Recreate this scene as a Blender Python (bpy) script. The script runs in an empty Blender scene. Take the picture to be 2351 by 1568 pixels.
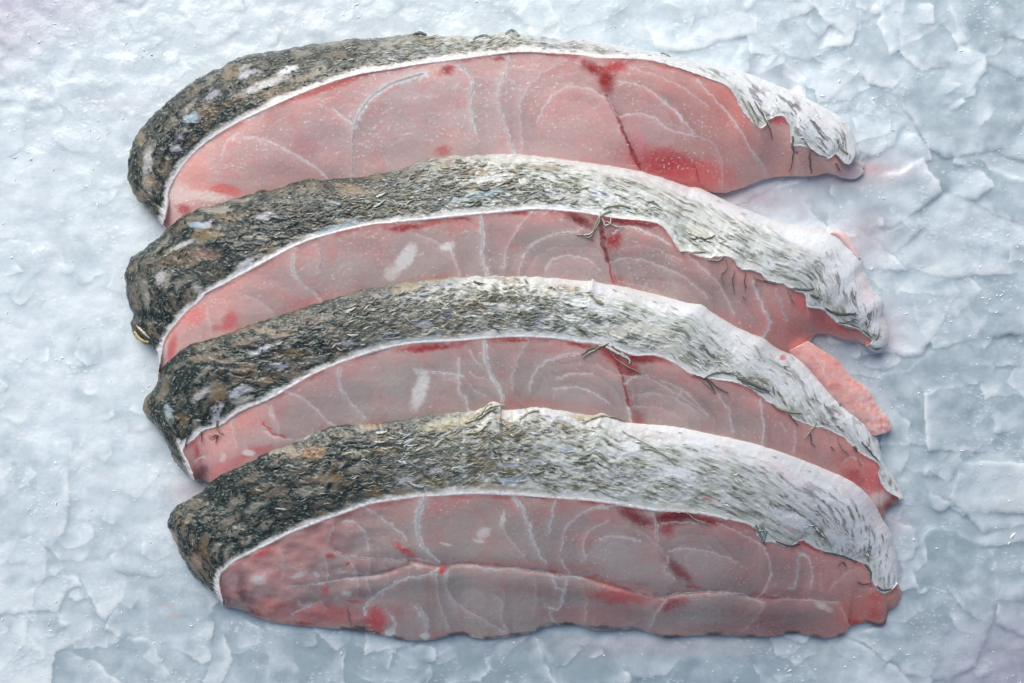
import bpy, math, random
import numpy as np
from mathutils import Vector

# ------------------------------------------------------------------ camera, sky, sun, exposure
SC = bpy.context.scene
W_M = 0.30                      # metres across the picture at ice level
PXW, PXH = 2351.0, 1568.0       # tracing units
S = W_M / PXW
CX, CY = PXW / 2, PXH / 2
LENS, SENSOR = 50.0, 36.0
DC = W_M * LENS / SENSOR        # camera height over z = 0

cam_d = bpy.data.cameras.new("camera")
cam_d.lens = LENS; cam_d.sensor_width = SENSOR; cam_d.clip_start = 0.01; cam_d.clip_end = 100
cam = bpy.data.objects.new("camera", cam_d); SC.collection.objects.link(cam)
cam.location = (0, 0, DC); cam.rotation_euler = (0, 0, 0)
SC.camera = cam

SUN_EL, SUN_AZ = math.radians(44), math.radians(110)   # azimuth measured from +x, so 128 = from upper left
world = bpy.data.worlds.new("World"); SC.world = world; world.use_nodes = True
nt = world.node_tree; nt.nodes.clear()
sky = nt.nodes.new("ShaderNodeTexSky"); sky.sky_type = 'NISHITA'; sky.sun_disc = False
sky.sun_elevation = SUN_EL
sky.sun_rotation = math.radians(90) - SUN_AZ
sky.air_density = 1.0; sky.dust_density = 4.5; sky.ozone_density = 1.0
bg = nt.nodes.new("ShaderNodeBackground"); bg.inputs[1].default_value = 0.095
wo = nt.nodes.new("ShaderNodeOutputWorld")
nt.links.new(sky.outputs[0], bg.inputs[0]); nt.links.new(bg.outputs[0], wo.inputs[0])
sun_d = bpy.data.lights.new("sun", 'SUN'); sun_d.energy = 2.35; sun_d.angle = math.radians(54); sun_d.color = (1.0, 0.975, 0.945)
sun = bpy.data.objects.new("sun", sun_d); SC.collection.objects.link(sun)
sd = Vector((math.cos(SUN_EL) * math.cos(SUN_AZ), math.cos(SUN_EL) * math.sin(SUN_AZ), math.sin(SUN_EL)))
sun.rotation_euler = sd.to_track_quat('Z', 'Y').to_euler()
sun.location = sd * 2
SC.view_settings.view_transform = 'Standard'; SC.view_settings.look = 'None'
SC.view_settings.exposure = 0.04; SC.view_settings.gamma = 1.0
SC.view_settings.use_curve_mapping = False
SC.render.engine = 'CYCLES'
SC.cycles.use_denoising = True
SC.cycles.max_bounces = 8; SC.cycles.diffuse_bounces = 4; SC.cycles.glossy_bounces = 3
SC.cycles.transmission_bounces = 6
SC.cycles.sample_clamp_indirect = 6.0

random.seed(5); RS = np.random.RandomState(11)
COL = SC.collection

# ------------------------------------------------------------------ helpers
def lin(c):
    c = np.asarray(c, float) / 255.0
    return np.where(c <= 0.04045, c / 12.92, ((c + 0.055) / 1.055) ** 2.4)

def base_z(px, py):
    """ice level, bent into a mound for light falloff: highest to the upper left of the middle, falling away to the lower right"""
    X = (px - 900) * S; Y = (560 - py) * S
    u = X * 0.42 - Y * 0.90
    return -1.15 * np.maximum(u, 0) ** 2 - 0.06 * (X * X + Y * Y)  # invented curve: the lower side turns from the sun and darkens

def to_world(px, py, z):
    px = np.asarray(px, float); py = np.asarray(py, float); z = np.asarray(z, float) + base_z(px, py)
    k = S * (DC - z) / DC
    return np.stack([(px - CX) * k, (CY - py) * k, z], -1)

def hash2(ix, iy, seed):
    h = (ix.astype(np.int64) * 374761393 + iy.astype(np.int64) * 668265263 + seed * 1274126177) & 0xffffffff
    h = ((h ^ (h >> 13)) * 1274126177) & 0xffffffff
    h = (h ^ (h >> 16)) & 0xffffffff
    return h
def h01(ix, iy, seed): return hash2(ix, iy, seed) / 4294967296.0

def perlin(x, y, seed=0):
    x = np.asarray(x, float); y = np.asarray(y, float)
    ix = np.floor(x).astype(np.int64); iy = np.floor(y).astype(np.int64)
    fx = x - ix; fy = y - iy
    u = fx * fx * fx * (fx * (fx * 6 - 15) + 10); v = fy * fy * fy * (fy * (fy * 6 - 15) + 10)
    def g(dx, dy):
        a = h01(ix + dx, iy + dy, seed) * 2 * np.pi
        return np.cos(a) * (fx - dx) + np.sin(a) * (fy - dy)
    n = (g(0, 0) * (1 - u) + g(1, 0) * u) * (1 - v) + (g(0, 1) * (1 - u) + g(1, 1) * u) * v
    return n * 1.5                        # about -1..1

def fbm(x, y, seed=0, octv=4, gain=0.5):
    r = 0; a = 1; t = 0
    for k in range(octv):
        r = r + a * perlin(x * 2 ** k, y * 2 ** k, seed + k * 17); t += a; a *= gain
    return r / t

def voro(x, y, seed=0):
    """returns F1, F2-F1, random id of nearest cell"""
    ix = np.floor(x).astype(np.int64); iy = np.floor(y).astype(np.int64)
    f1 = np.full(x.shape, 9.0); f2 = np.full(x.shape, 9.0); rid = np.zeros(x.shape)
    for dx in (-1, 0, 1):
        for dy in (-1, 0, 1):
            cx = ix + dx; cy = iy + dy
            px = cx + 0.15 + 0.7 * h01(cx, cy, seed); py = cy + 0.15 + 0.7 * h01(cx, cy, seed + 5)
            d = np.hypot(px - x, py - y); m = d < f1
            f2 = np.where(m, f1, np.minimum(f2, d)); f1 = np.where(m, d, f1)
            rid = np.where(m, h01(cx, cy, seed + 9), rid)
    return f1, f2 - f1, rid

def ss(a, b, x):
    t = np.clip((x - a) / (b - a), 0, 1); return t * t * (3 - 2 * t)
def mix(a, b, t):
    t = np.asarray(t)[..., None]; return a * (1 - t) + np.asarray(b) * t

def link(o, parent=None):
    COL.objects.link(o)
    if parent is not None: o.parent = parent
    return o

def mesh_np(name, V, quads=None, tris=None, col=None, smooth=True, mats=()):
    V = np.ascontiguousarray(V.reshape(-1, 3), np.float32)
    me = bpy.data.meshes.new(name)
    loops = []; starts = []; n = 0
    if quads is not None and len(quads):
        q = np.asarray(quads, np.int32).reshape(-1, 4); loops.append(q.ravel()); starts.append(np.arange(len(q)) * 4 + n); n += q.size
    if tris is not None and len(tris):
        t = np.asarray(tris, np.int32).reshape(-1, 3); loops.append(t.ravel()); starts.append(np.arange(len(t)) * 3 + n); n += t.size
    loops = np.concatenate(loops).astype(np.int32); starts = np.concatenate(starts).astype(np.int32)
    me.vertices.add(len(V)); me.vertices.foreach_set("co", V.ravel())
    me.loops.add(len(loops)); me.loops.foreach_set("vertex_index", loops)
    me.polygons.add(len(starts)); me.polygons.foreach_set("loop_start", starts)
    me.update(calc_edges=True)
    me.polygons.foreach_set("use_smooth", np.full(len(starts), smooth, bool))
    if col is not None:
        c = np.ones((len(V), 4), np.float32); cc = col.reshape(-1, col.shape[-1]); c[:, :cc.shape[1]] = cc
        at = me.color_attributes.new("Col", 'FLOAT_COLOR', 'POINT'); at.data.foreach_set("color", c.ravel())
    for m in mats: me.materials.append(m)
    me.validate(); me.update()
    return me

def grid_quads(ns, ntt, off=0, flip=False):
    i = np.arange(ns - 1)[:, None] * ntt + np.arange(ntt - 1)[None, :]
    i = i.ravel() + off
    q = np.stack([i, i + ntt, i + ntt + 1, i + 1], 1)
    return q[:, ::-1] if flip else q

# ------------------------------------------------------------------ materials
def new_mat(name):
    m = bpy.data.materials.new(name); m.use_nodes = True
    t = m.node_tree; p = t.nodes["Principled BSDF"]
    return m, t, p
def N(t, typ, **kw):
    n = t.nodes.new(typ)
    for k, v in kw.items(): setattr(n, k, v)
    return n
def noise_node(t, scale, detail=4, rough=0.55, vec=None):
    n = N(t, "ShaderNodeTexNoise"); n.inputs["Scale"].default_value = scale
    n.inputs["Detail"].default_value = detail; n.inputs["Roughness"].default_value = rough
    if vec is None:
        g = N(t, "ShaderNodeNewGeometry"); vec = g.outputs["Position"]
    t.links.new(vec, n.inputs["Vector"]); return n
def vcol(t):
    a = N(t, "ShaderNodeAttribute"); a.attribute_name = "Col"; return a
def bump_chain(t, p, specs):
    last = None
    for (sc, st, dist, det) in specs:
        n = noise_node(t, sc, det); b = N(t, "ShaderNodeBump"); b.inputs["Strength"].default_value = st
        b.inputs["Distance"].default_value = dist; t.links.new(n.outputs[0], b.inputs["Height"])
        if last: t.links.new(last.outputs[0], b.inputs["Normal"])
        last = b
    t.links.new(last.outputs[0], p.inputs["Normal"]); return last

def painted(name, rough, coat, wet=.0, wscale=1500, sss=0.0, rad=(1, .4, .3), scale=0.002, bumps=((2500, .25, .0004, 4),), rough_var=0.0, spec=0.5):
    m, t, p = new_mat(name)
    a = vcol(t)
    t.links.new(a.outputs["Color"], p.inputs["Base Color"])
    p.inputs["Roughness"].default_value = rough
    p.inputs["Specular IOR Level"].default_value = spec
    p.inputs["Coat Weight"].default_value = coat; p.inputs["Coat Roughness"].default_value = 0.07; p.inputs['Coat IOR'].default_value = 1.45
    if sss:
        p.inputs["Subsurface Weight"].default_value = sss
        p.inputs["Subsurface Radius"].default_value = rad; p.inputs["Subsurface Scale"].default_value = scale
    b = bump_chain(t, p, bumps)
    if wet:
        n1 = noise_node(t, wscale, 2); n2 = noise_node(t, wscale * .3, 2)
        mr = N(t, "ShaderNodeMapRange"); mr.inputs[1].default_value = .48; mr.inputs[2].default_value = .66; t.links.new(n2.outputs[0], mr.inputs[0])
        mu = N(t, "ShaderNodeMath", operation='MULTIPLY'); t.links.new(n1.outputs[0], mu.inputs[0]); t.links.new(mr.outputs[0], mu.inputs[1])
        bb = N(t, "ShaderNodeBump"); bb.inputs["Strength"].default_value = wet; bb.inputs["Distance"].default_value = .0007
        t.links.new(mu.outputs[0], bb.inputs["Height"]); t.links.new(b.outputs[0], bb.inputs["Normal"]); b = bb
    t.links.new(b.outputs[0], p.inputs["Coat Normal"])
    if rough_var:
        n = noise_node(t, 900, 5); mr = N(t, "ShaderNodeMapRange")
        mr.inputs[1].default_value = .35; mr.inputs[2].default_value = .65
        mr.inputs[3].default_value = max(rough - rough_var, .05); mr.inputs[4].default_value = rough + rough_var
        t.links.new(n.outputs[0], mr.inputs[0]); t.links.new(mr.outputs[0], p.inputs["Roughness"])
    return m

M_SKIN = painted("fish_skin_wet", .36, .6, spec=.35, wet=.9, wscale=1100, bumps=((700, .2, .0005, 3), (3200, .3, .0002, 2)), rough_var=.12)
M_FLESH = painted("fish_flesh_wet", .33, .8, wet=1.0, wscale=1100, sss=.8, rad=(1, .6, .55), scale=.0032, bumps=((900, .06, .0004, 2), (3500, .12, .0002, 2)), rough_var=.1)
M_FAT = painted("fish_fat_rim", .42, .7, wet=.9, bumps=((1500, .2, .0003, 4),))
M_MEMB = painted("fish_membrane", .42, .6, wet=.8, bumps=((2500, .35, .0003, 4),))
M_SCALE = painted("fish_scale_flake", .38, .2, bumps=((3000, .4, .0002, 2),), spec=.7)
M_SHRED = painted("fish_skin_shred", .4, .3, bumps=((4000, .4, .0002, 2),))

def ice_mat(name, tint=(1, 1, 1), trans=0.0):
    m, t, p = new_mat(name)
    a = vcol(t)
    n = noise_node(t, 85, 5, .55)
    n2 = noise_node(t, 620, 5, .6)
    r1 = N(t, "ShaderNodeMapRange"); r1.inputs[1].default_value = .35; r1.inputs[2].default_value = .7
    r1.inputs[3].default_value = .93; r1.inputs[4].default_value = 1.05; t.links.new(n.outputs[0], r1.inputs[0])
    r2 = N(t, "ShaderNodeMapRange"); r2.inputs[1].default_value = .5; r2.inputs[2].default_value = .75
    r2.inputs[3].default_value = .995; r2.inputs[4].default_value = 1.03; t.links.new(n2.outputs[0], r2.inputs[0])
    mu = N(t, "ShaderNodeMath", operation='MULTIPLY'); t.links.new(r1.outputs[0], mu.inputs[0]); t.links.new(r2.outputs[0], mu.inputs[1])
    vm = N(t, "ShaderNodeVectorMath", operation='SCALE'); t.links.new(a.outputs["Color"], vm.inputs[0]); t.links.new(mu.outputs[0], vm.inputs["Scale"])
    mn = N(t, "ShaderNodeVectorMath", operation='MINIMUM'); mn.inputs[1].default_value = (.96, .97, .98)
    t.links.new(vm.outputs[0], mn.inputs[0]); t.links.new(mn.outputs[0], p.inputs["Base Color"])
    p.inputs["Subsurface Weight"].default_value = 0.0
    p.inputs['Coat Weight'].default_value = .9; p.inputs['Coat Roughness'].default_value = .06; p.inputs['Coat IOR'].default_value = 1.4
    p.inputs["Subsurface Radius"].default_value = (.7, .9, 1.0); p.inputs["Subsurface Scale"].default_value = .0022
    p.inputs["Transmission Weight"].default_value = trans
    p.inputs["IOR"].default_value = 1.31
    rr = N(t, "ShaderNodeMapRange"); rr.inputs[1].default_value = .4; rr.inputs[2].default_value = .62
    rr.inputs[3].default_value = .22; rr.inputs[4].default_value = .55; t.links.new(n2.outputs[0], rr.inputs[0])
    t.links.new(rr.outputs[0], p.inputs["Roughness"])
    bl_ = bump_chain(t, p, ((70, .10, .003, 2), (300, .07, .001, 2), (1100, .14, .0004, 3)))
    t.links.new(bl_.outputs[0], p.inputs['Coat Normal'])
    return m
M_ICE = ice_mat("crushed_ice")
m, t, p = new_mat("ice_crumb"); M_CRUMB = m
p.inputs["Base Color"].default_value = (.95, .96, .97, 1); p.inputs["Roughness"].default_value = .1
p.inputs["IOR"].default_value = 1.31
noi = noise_node(t, 3000, 2); b = N(t, "ShaderNodeBump"); b.inputs["Distance"].default_value = .0004; b.inputs["Strength"].default_value = .5
t.links.new(noi.outputs[0], b.inputs["Height"]); t.links.new(b.outputs[0], p.inputs["Normal"])

# ------------------------------------------------------------------ tracing frames (close-up windows of the photograph, to tracing units)
K1 = 820 / 2351 * .8926
CR = dict(a=(280, 50), b=(1000, 50), c=(1700, 50), d=(280, 500), e=(1000, 500), f=(1700, 500),
          g=(350, 850), h=(1000, 850), i=(1700, 850), j=(400, 1200), k=(1000, 1200), l=(1700, 1200))
CR = {k_: (x * .8926, y * .8926, K1) for k_, (x, y) in CR.items()}
CR.update(m=(0, 0, .37967), n=(1458.5, 0, .37967), o=(1637., 535.6, .30399), p=(1637., 1012.2, .35473),
          q=(0, 535.6, .34156), r=(0, 1032.7, .3417), z=(0, 0, 1.0))
def P(c, pts):
    x0, y0, k = CR[c]; return np.array([(x0 + k * x, y0 + k * y) for x, y in pts], float)

def catmull(pts, n):
    """smooth curve through points, n samples equally spaced"""
    p = np.asarray(pts, float); q = np.vstack([2 * p[0] - p[1], p, 2 * p[-1] - p[-2]])
    out = []
    for i in range(1, len(q) - 2):
        t = np.linspace(0, 1, 24, endpoint=False)[:, None]
        a, b, c, d = q[i - 1], q[i], q[i + 1], q[i + 2]
        out.append(.5 * ((2 * b) + (c - a) * t + (2 * a - 5 * b + 4 * c - d) * t ** 2 + (3 * b - a - 3 * c + d) * t ** 3))
    out.append(p[-1:]); o = np.vstack(out)
    s = np.r_[0, np.cumsum(np.hypot(*np.diff(o, axis=0).T))]
    u = np.linspace(0, s[-1], n)
    return np.stack([np.interp(u, s, o[:, 0]), np.interp(u, s, o[:, 1])], 1)

def param_of(curve, pt):
    return int(np.argmin(np.hypot(curve[:, 0] - pt[0], curve[:, 1] - pt[1])))

def matched(A, B, pairs, n):
    """two dense curves resampled so that the paired points share a parameter"""
    ia = [0] + [param_of(A, a) for a, b in pairs] + [len(A) - 1]
    ib = [0] + [param_of(B, b) for a, b in pairs] + [len(B) - 1]
    ia = np.maximum.accumulate(np.array(ia) + np.arange(len(ia)) * 1e-3); ib = np.maximum.accumulate(np.array(ib) + np.arange(len(ib)) * 1e-3)
    k = (ia / ia[-1] + ib / ib[-1]) / 2
    return k, ia, ib

def polydist(px, py, pts):
    """distance to polyline and the 0..1 position along it"""
    d = np.full(px.shape, 1e9); tt = np.zeros(px.shape); L = np.hypot(*np.diff(pts, axis=0).T); tot = L.sum(); acc = 0
    for i in range(len(pts) - 1):
        ax, ay = pts[i]; bx, by = pts[i + 1]; vx, vy = bx - ax, by - ay; l2 = vx * vx + vy * vy + 1e-9
        u = np.clip(((px - ax) * vx + (py - ay) * vy) / l2, 0, 1)
        q = np.hypot(px - ax - u * vx, py - ay - u * vy); m = q < d
        d = np.where(m, q, d); tt = np.where(m, (acc + u * L[i]) / tot, tt); acc += L[i]
    return d, tt

# ------------------------------------------------------------------ outlines of the four steaks
ST = []
ST.append(dict(
 A=[(372,517),(335,480),(308,447),(293,398),(299,345),(318,305),(345,270),(395,225),(450,182),(500,158),(560,128),(640,116),(700,104),(760,97),(800,90),(880,86),(945,77),(970,82),(1050,82),(1100,84),(1150,76),(1172,68),(1195,79),(1300,91),(1350,93),(1400,101),(1500,118),(1600,140),(1700,163),(1780,193),(1850,224),(1920,262),(1950,288),(1965,325),(1974,350),(1968,366),(1955,374)],
 B=[(374,516),(384,470),(388,434),(424,375),(468,331),(530,290),(624,244),(717,204),(810,173),(900,157),(982,144),(1048,136),(1120,126),(1204,118),(1328,126),(1375,133),(1484,136),(1560,156),(1624,178),(1673,200),(1700,245),(1712,262),(1741,293),(1756,290),(1767,275),(1794,265),(1812,285),(1819,330),(1840,335),(1860,340),(1885,358),(1900,365),(1912,358),(1922,355),(1944,376),(1955,374)],
 C=[(373,518),(420,590),(600,610),(900,570),(1200,530),(1400,500),(1540,452),(1595,435),(1654,443),(1704,431),(1773,407),(1863,404),(1900,398),(1944,410),(1962,409),(1975,402),(1984,394),(1980,386),(1985,378),(1976,370),(1966,368)],
 AB=[((300,400),(386,440)),((318,305),(424,375)),((450,182),(530,290)),((640,116),(717,204)),((1050,82),(1048,136)),((1400,101),(1375,133)),((1600,140),(1624,178)),((1700,163),(1680,212)),((1780,193),(1741,293)),((1850,224),(1816,300)),((1930,270),(1900,365))],
 BC=[((388,434),(395,555)),((424,375),(440,595)),((717,204),(740,600)),((1048,136),(1050,550)),((1375,133),(1380,505)),((1560,156),(1560,446)),((1624,178),(1620,438)),((1712,262),(1704,431)),((1767,275),(1773,407)),((1819,330),(1840,404)),((1900,365),(1930,405))]))
ST.append(dict(
 A=[(363,853),(358,810),(331,789),(309,770),(300,745),(305,726),(292,683),(287,633),(300,593),(328,574),(365,543),(390,521),(418,496),(449,482),(505,468),(530,459),(575,445),(600,438),(640,432),(700,412),(740,414),(770,410),(830,406),(880,397),(925,388),(960,371),(1010,360),(1080,357),(1180,354),(1260,362),(1390,379),(1484,397),(1577,427),(1611,434),(1704,477),(1798,509),(1850,520),(1903,530),(1930,546),(1950,565),(1978,590),(1984,620),(2003,661),(2028,692),(2030,727),(2042,770),(2035,798),(2019,810),(2000,806),(1988,796)],
 B=[(364,852),(372,800),(385,768),(403,745),(424,720),(452,697),(464,685),(474,673),(515,652),(561,627),(624,593),(686,561),(748,540),(841,518),(900,511),(982,503),(1048,496),(1157,486),(1235,480),(1328,487),(1360,492),(1422,502),(1480,507),(1515,515),(1535,537),(1562,577),(1595,585),(1626,592),(1650,588),(1680,592),(1700,615),(1729,621),(1748,628),(1766,645),(1797,652),(1815,662),(1829,668),(1850,677),(1856,704),(1891,711),(1922,739),(1950,752),(1969,757),(2003,783),(1992,793),(1988,796)],
 C=[(366,856),(400,925),(600,940),(900,890),(1200,870),(1500,890),(1650,900),(1780,870),(1830,820),(1858,785),(1866,776),(1875,767),(1903,767),(1935,779),(1970,784),(1986,792)],
 AB=[((303,740),(403,745)),((290,620),(440,708)),((300,593),(474,673)),((365,543),(515,652)),((449,482),(624,593)),((700,412),(800,526)),((1080,357),(1100,491)),((1390,379),(1360,492)),((1611,434),(1562,577)),((1704,477),(1650,588)),((1798,509),(1748,628)),((1913,532),(1829,668)),((1984,620),(1891,711)),((2030,727),(1969,757))],
 BC=[((403,745),(400,925)),((515,652),(520,935)),((748,540),(740,920)),((1048,496),(1050,880)),((1328,487),(1330,875)),((1515,515),(1500,890)),((1650,588),(1640,900)),((1748,628),(1740,885)),((1829,668),(1830,820)),((1856,704),(1868,775)),((1922,739),(1925,775))]))
ST.append(dict(
 A=[(440,1104),(415,1076),(396,1051),(384,1020),(359,983),(340,962),(330,945),(329,932),(337,911),(359,883),(365,855),(387,830),(415,805),(446,788),(499,774),(550,755),(600,738),(650,722),(700,705),(780,681),(850,662),(950,645),(1050,637),(1120,634),(1229,636),(1345,645),(1360,640),(1375,649),(1422,657),(1500,674),(1578,695),(1612,700),(1642,722),(1704,757),(1751,776),(1785,800),(1816,813),(1854,832),(1891,873),(1941,929),(1984,962),(2015,1008),(2028,1061),(2053,1098),(2075,1143),(2068,1150),(2062,1152)],
 B=[(447,1101),(430,1060),(419,1030),(446,1008),(468,988),(490,982),(511,974),(549,946),(608,921),(655,896),(717,861),(780,834),(873,803),(966,787),(1048,783),(1173,774),(1266,776),(1328,785),(1391,793),(1453,815),(1500,816),(1548,834),(1585,858),(1617,867),(1650,873),(1679,876),(1720,890),(1766,924),(1797,942),(1820,960),(1844,971),(1870,980),(1891,983),(1938,1005),(1969,1036),(2016,1063),(2018,1090),(2028,1115),(2040,1129),(2062,1142),(2064,1150)],
 C=[(448,1104),(482,1112),(560,1210),(800,1200),(1200,1170),(1500,1210),(1800,1310),(1950,1320),(2005,1260),(2018,1210),(2029,1193),(2034,1174),(2050,1160),(2064,1152)],
 AB=[((384,1020),(425,1045)),((340,962),(440,1012)),((337,911),(480,984)),((387,830),(549,946)),((499,774),(655,896)),((700,705),(780,834)),((1050,637),(1048,783)),((1345,645),(1328,785)),((1578,695),(1500,816)),((1704,757),(1617,867)),((1854,832),(1766,924)),((1941,929),(1844,971)),((1984,962),(1938,1005)),((2028,1061),(2017,1080))],
 BC=[((430,1018),(470,1108)),((511,974),(540,1180)),((655,896),(650,1206)),((873,803),(870,1195)),((1173,774),(1180,1172)),((1453,815),(1450,1200)),((1679,876),(1660,1265)),((1844,971),(1800,1310)),((1938,1005),(1920,1322)),((1969,1036),(1970,1300)),((2018,1090),(2026,1196))]))
ST.append(dict(
 A=[(512,1392),(481,1358),(441,1320),(413,1270),(394,1227),(386,1197),(404,1163),(450,1138),(481,1110),(506,1090),(530,1080),(577,1060),(605,1042),(645,1028),(686,1014),(723,992),(780,977),(873,971),(935,962),(997,952),(1080,944),(1110,935),(1129,922),(1148,926),(1160,941),(1235,936),(1297,944),(1360,954),(1385,950),(1437,969),(1546,979),(1626,995),(1710,1013),(1770,1030),(1829,1051),(1891,1076),(1953,1104),(2000,1145),(2028,1195),(2047,1226),(2052,1255),(2060,1283),(2063,1315),(2061,1338)],
 B=[(513,1391),(503,1350),(503,1323),(520,1305),(544,1286),(575,1271),(606,1255),(668,1224),(731,1199),(793,1177),(855,1157),(949,1143),(1017,1138),(1089,1134),(1173,1137),(1266,1144),(1360,1151),(1422,1159),(1500,1172),(1560,1176),(1610,1180),(1673,1193),(1728,1209),(1748,1240),(1782,1246),(1813,1255),(1844,1241),(1875,1258),(1922,1276),(1955,1284),(1984,1296),(2000,1326),(2012,1347),(2028,1361),(2048,1354),(2060,1340)],
 C=[(514,1393),(550,1399),(606,1423),(653,1432),(805,1447),(886,1459),(918,1468),(980,1470),(1054,1456),(1090,1464),(1123,1467),(1200,1457),(1240,1444),(1272,1436),(1329,1436),(1372,1448),(1453,1445),(1490,1452),(1531,1464),(1580,1460),(1642,1458),(1700,1461),(1754,1463),(1822,1454),(1850,1458),(1891,1465),(1938,1457),(1950,1440),(1984,1429),(2028,1436),(2040,1404),(2059,1389),(2070,1361),(2062,1342)],
 AB=[((413,1270),(503,1323)),((386,1197),(530,1297)),((420,1154),(575,1271)),((506,1090),(668,1224)),((686,1014),(793,1177)),((997,952),(1017,1138)),((1297,944),(1266,1144)),((1546,979),(1500,1172)),((1710,1013),(1640,1186)),((1829,1051),(1748,1240)),((1953,1104),(1844,1241)),((2028,1195),(1922,1276)),((2060,1283),(1990,1305))],
 BC=[((503,1323),(530,1395)),((606,1255),(620,1425)),((793,1177),(805,1447)),((1017,1138),(1010,1465)),((1266,1144),(1272,1436)),((1500,1172),(1500,1453)),((1728,1209),(1730,1462)),((1844,1241),(1850,1458)),((1984,1296),(1950,1440)),((2028,1361),(2040,1404))]))

# colour marks on the flesh.  line = (frame, points, width0, width1, colour, strength); blob = (frame, x, y, rx, ry, turn, colour, strength)
WH = (226, 220, 219); FW = (208, 192, 190)
RED = (162, 34, 38); DRED = (122, 20, 28); PNK = (222, 132, 128); ORG = (220, 108, 96)
LINES = [[], [], [], []]; BLOBS = [[], [], [], []]
L1, L2, L3, L4 = LINES; B1, B2, B3, B4 = BLOBS
L1 += [('a', [(2330,400),(2100,470),(1950,560),(1880,640),(1830,720),(1810,800)], 70, 26, WH, 1), ('a', [(1810,800),(1800,900),(1795,1150)], 20, 10, FW, .6),
 ('a', [(1650,660),(1750,740),(1820,790)], 12, 14, WH, .7), ('a', [(830,1000),(870,900),(960,830)], 10, 14, WH, .5), ('a', [(1000,870),(1130,880),(1300,960),(1450,1040),(1550,1110),(1610,1170)], 14, 14, WH, .6),
 ('b', [(500,330),(590,400),(620,500),(600,600),(620,720),(650,830)], 22, 14, WH, .95), ('b', [(890,270),(870,370),(820,500),(800,590),(840,700),(880,860),(930,980)], 26, 16, WH, .8),
 ('b', [(1330,280),(1150,380),(1030,500),(970,620),(975,800),(990,960)], 14, 10, FW, .8), ('b', [(1090,760),(1180,590),(1280,510),(1400,495),(1520,530),(1600,580)], 10, 10, WH, .55),
 ('b', [(1600,570),(1640,640),(1700,740),(1760,900),(1850,1090)], 20, 34, (150,30,40), .85), ('b', [(1610,580),(1650,650),(1700,720),(1800,690),(1950,720),(2050,800),(2240,860)], 12, 10, WH, .55),
 ('b', [(1780,350),(1990,420),(2200,520),(2351,640)], 8, 8, WH, .4), ('b', [(1700,460),(1850,480),(1990,570),(2130,690),(2180,800)], 10, 8, WH, .6),
 ('c', [(270,450),(430,620),(560,780),(660,950),(760,1100)], 18, 16, WH, .55), ('c', [(0,590),(150,720),(240,850)], 10, 8, WH, .6), ('c', [(40,760),(230,830),(420,960),(460,1250)], 8, 12, FW, .5),
 ('c', [(270,1140),(250,1080),(290,1220)], 10, 10, (170,50,55), .6)]
B1 += [('b',1500,360,90,50,.5,RED,.95),('b',1600,450,60,110,0,RED,.95),('b',1660,350,110,45,-.1,(190,62,62),.9),('b',440,370,70,36,-.4,RED,.8),('b',810,290,60,16,.05,RED,.7),('b',1200,258,120,13,.08,RED,.7),
 ('b',400,960,60,50,0,(190,60,64),.55),('a',1600,505,330,26,-.32,(205,90,84),.75),('a',850,1262,150,42,.1,(214,98,90),.75),('a',650,1150,90,160,-.3,(222,150,142),.6),
 ('c',40,1080,330,120,.25,(192,62,66),.85),('b',2050,1040,200,90,.35,(190,56,62),.75),('b',1830,900,80,110,-.4,(226,120,140),.5),('c',300,1150,260,110,.1,(222,96,94),.7),('c',500,620,260,130,.9,(218,120,112),.55),
 ('c',880,740,90,40,.2,(214,80,80),.8),('c',1100,1050,480,110,0,(222,160,148),.6),('b',2150,330,300,60,.3,(222,112,104),.6),('a',480,1300,140,120,.3,(226,198,196),.6),('a',550,1390,60,40,.5,(180,60,66),.8),
 ('a',720,1300,150,40,.1,(232,205,200),.7),('c',1560,1070,110,60,.1,(226,205,196),.7),('b',1400,750,260,180,0,(222,158,160),.4)]
L2 += [('e', [(680,160),(690,300),(690,450),(730,600)], 34, 24, WH, .9), ('e', [(470,350),(470,430),(500,520),(520,610)], 20, 14, WH, .7), ('e', [(1050,130),(930,280),(860,420),(860,540)], 10, 10, FW, .8),
 ('e', [(1400,270),(1200,300),(1050,380),(980,500),(960,600)], 16, 12, WH, .65), ('e', [(1150,545),(1230,470),(1350,450),(1480,490),(1560,560)], 12, 8, WH, .6), ('e', [(1560,220),(1590,400),(1620,500)], 60, 30, DRED, .85),
 ('e', [(1620,500),(1640,600),(1660,670)], 14, 12, (180,60,62), .8), ('e', [(1630,500),(1750,470),(1900,490),(2050,550),(2200,620),(2351,760)], 14, 10, FW, .7), ('e', [(1650,290),(1760,240),(1950,300),(2080,370)], 14, 12, WH, .8),
 ('e', [(1700,640),(1830,670),(1950,700),(2040,760)], 8, 8, FW, .5), ('f', [(200,450),(350,580),(450,700),(540,880)], 12, 14, FW, .8), ('f', [(680,640),(750,820),(805,950),(740,1060)], 18, 16, WH, .75), ('f', [(850,700),(890,820),(930,930)], 16, 14, FW, .7),
 ('f', [(1110,1070),(1000,1150)], 12, 12, FW, .8), ('d', [(1370,440),(1350,530),(1420,650),(1560,770)], 26, 18, WH, .65), ('d', [(1550,400),(1570,470),(1545,560)], 24, 22, FW, .6), ('d', [(1000,740),(1100,780),(1210,870)], 10, 8, FW, .7),
 ('d', [(1180,660),(1330,700)], 6, 6, FW, .3), ('e', [(200,290),(330,340),(430,380)], 8, 8, FW, .5), ('e', [(1700,400),(1900,380),(2150,480)], 6, 6, FW, .4), ('d', [(730,840),(740,930),(760,1000)], 10, 10, FW, .5)]
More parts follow.
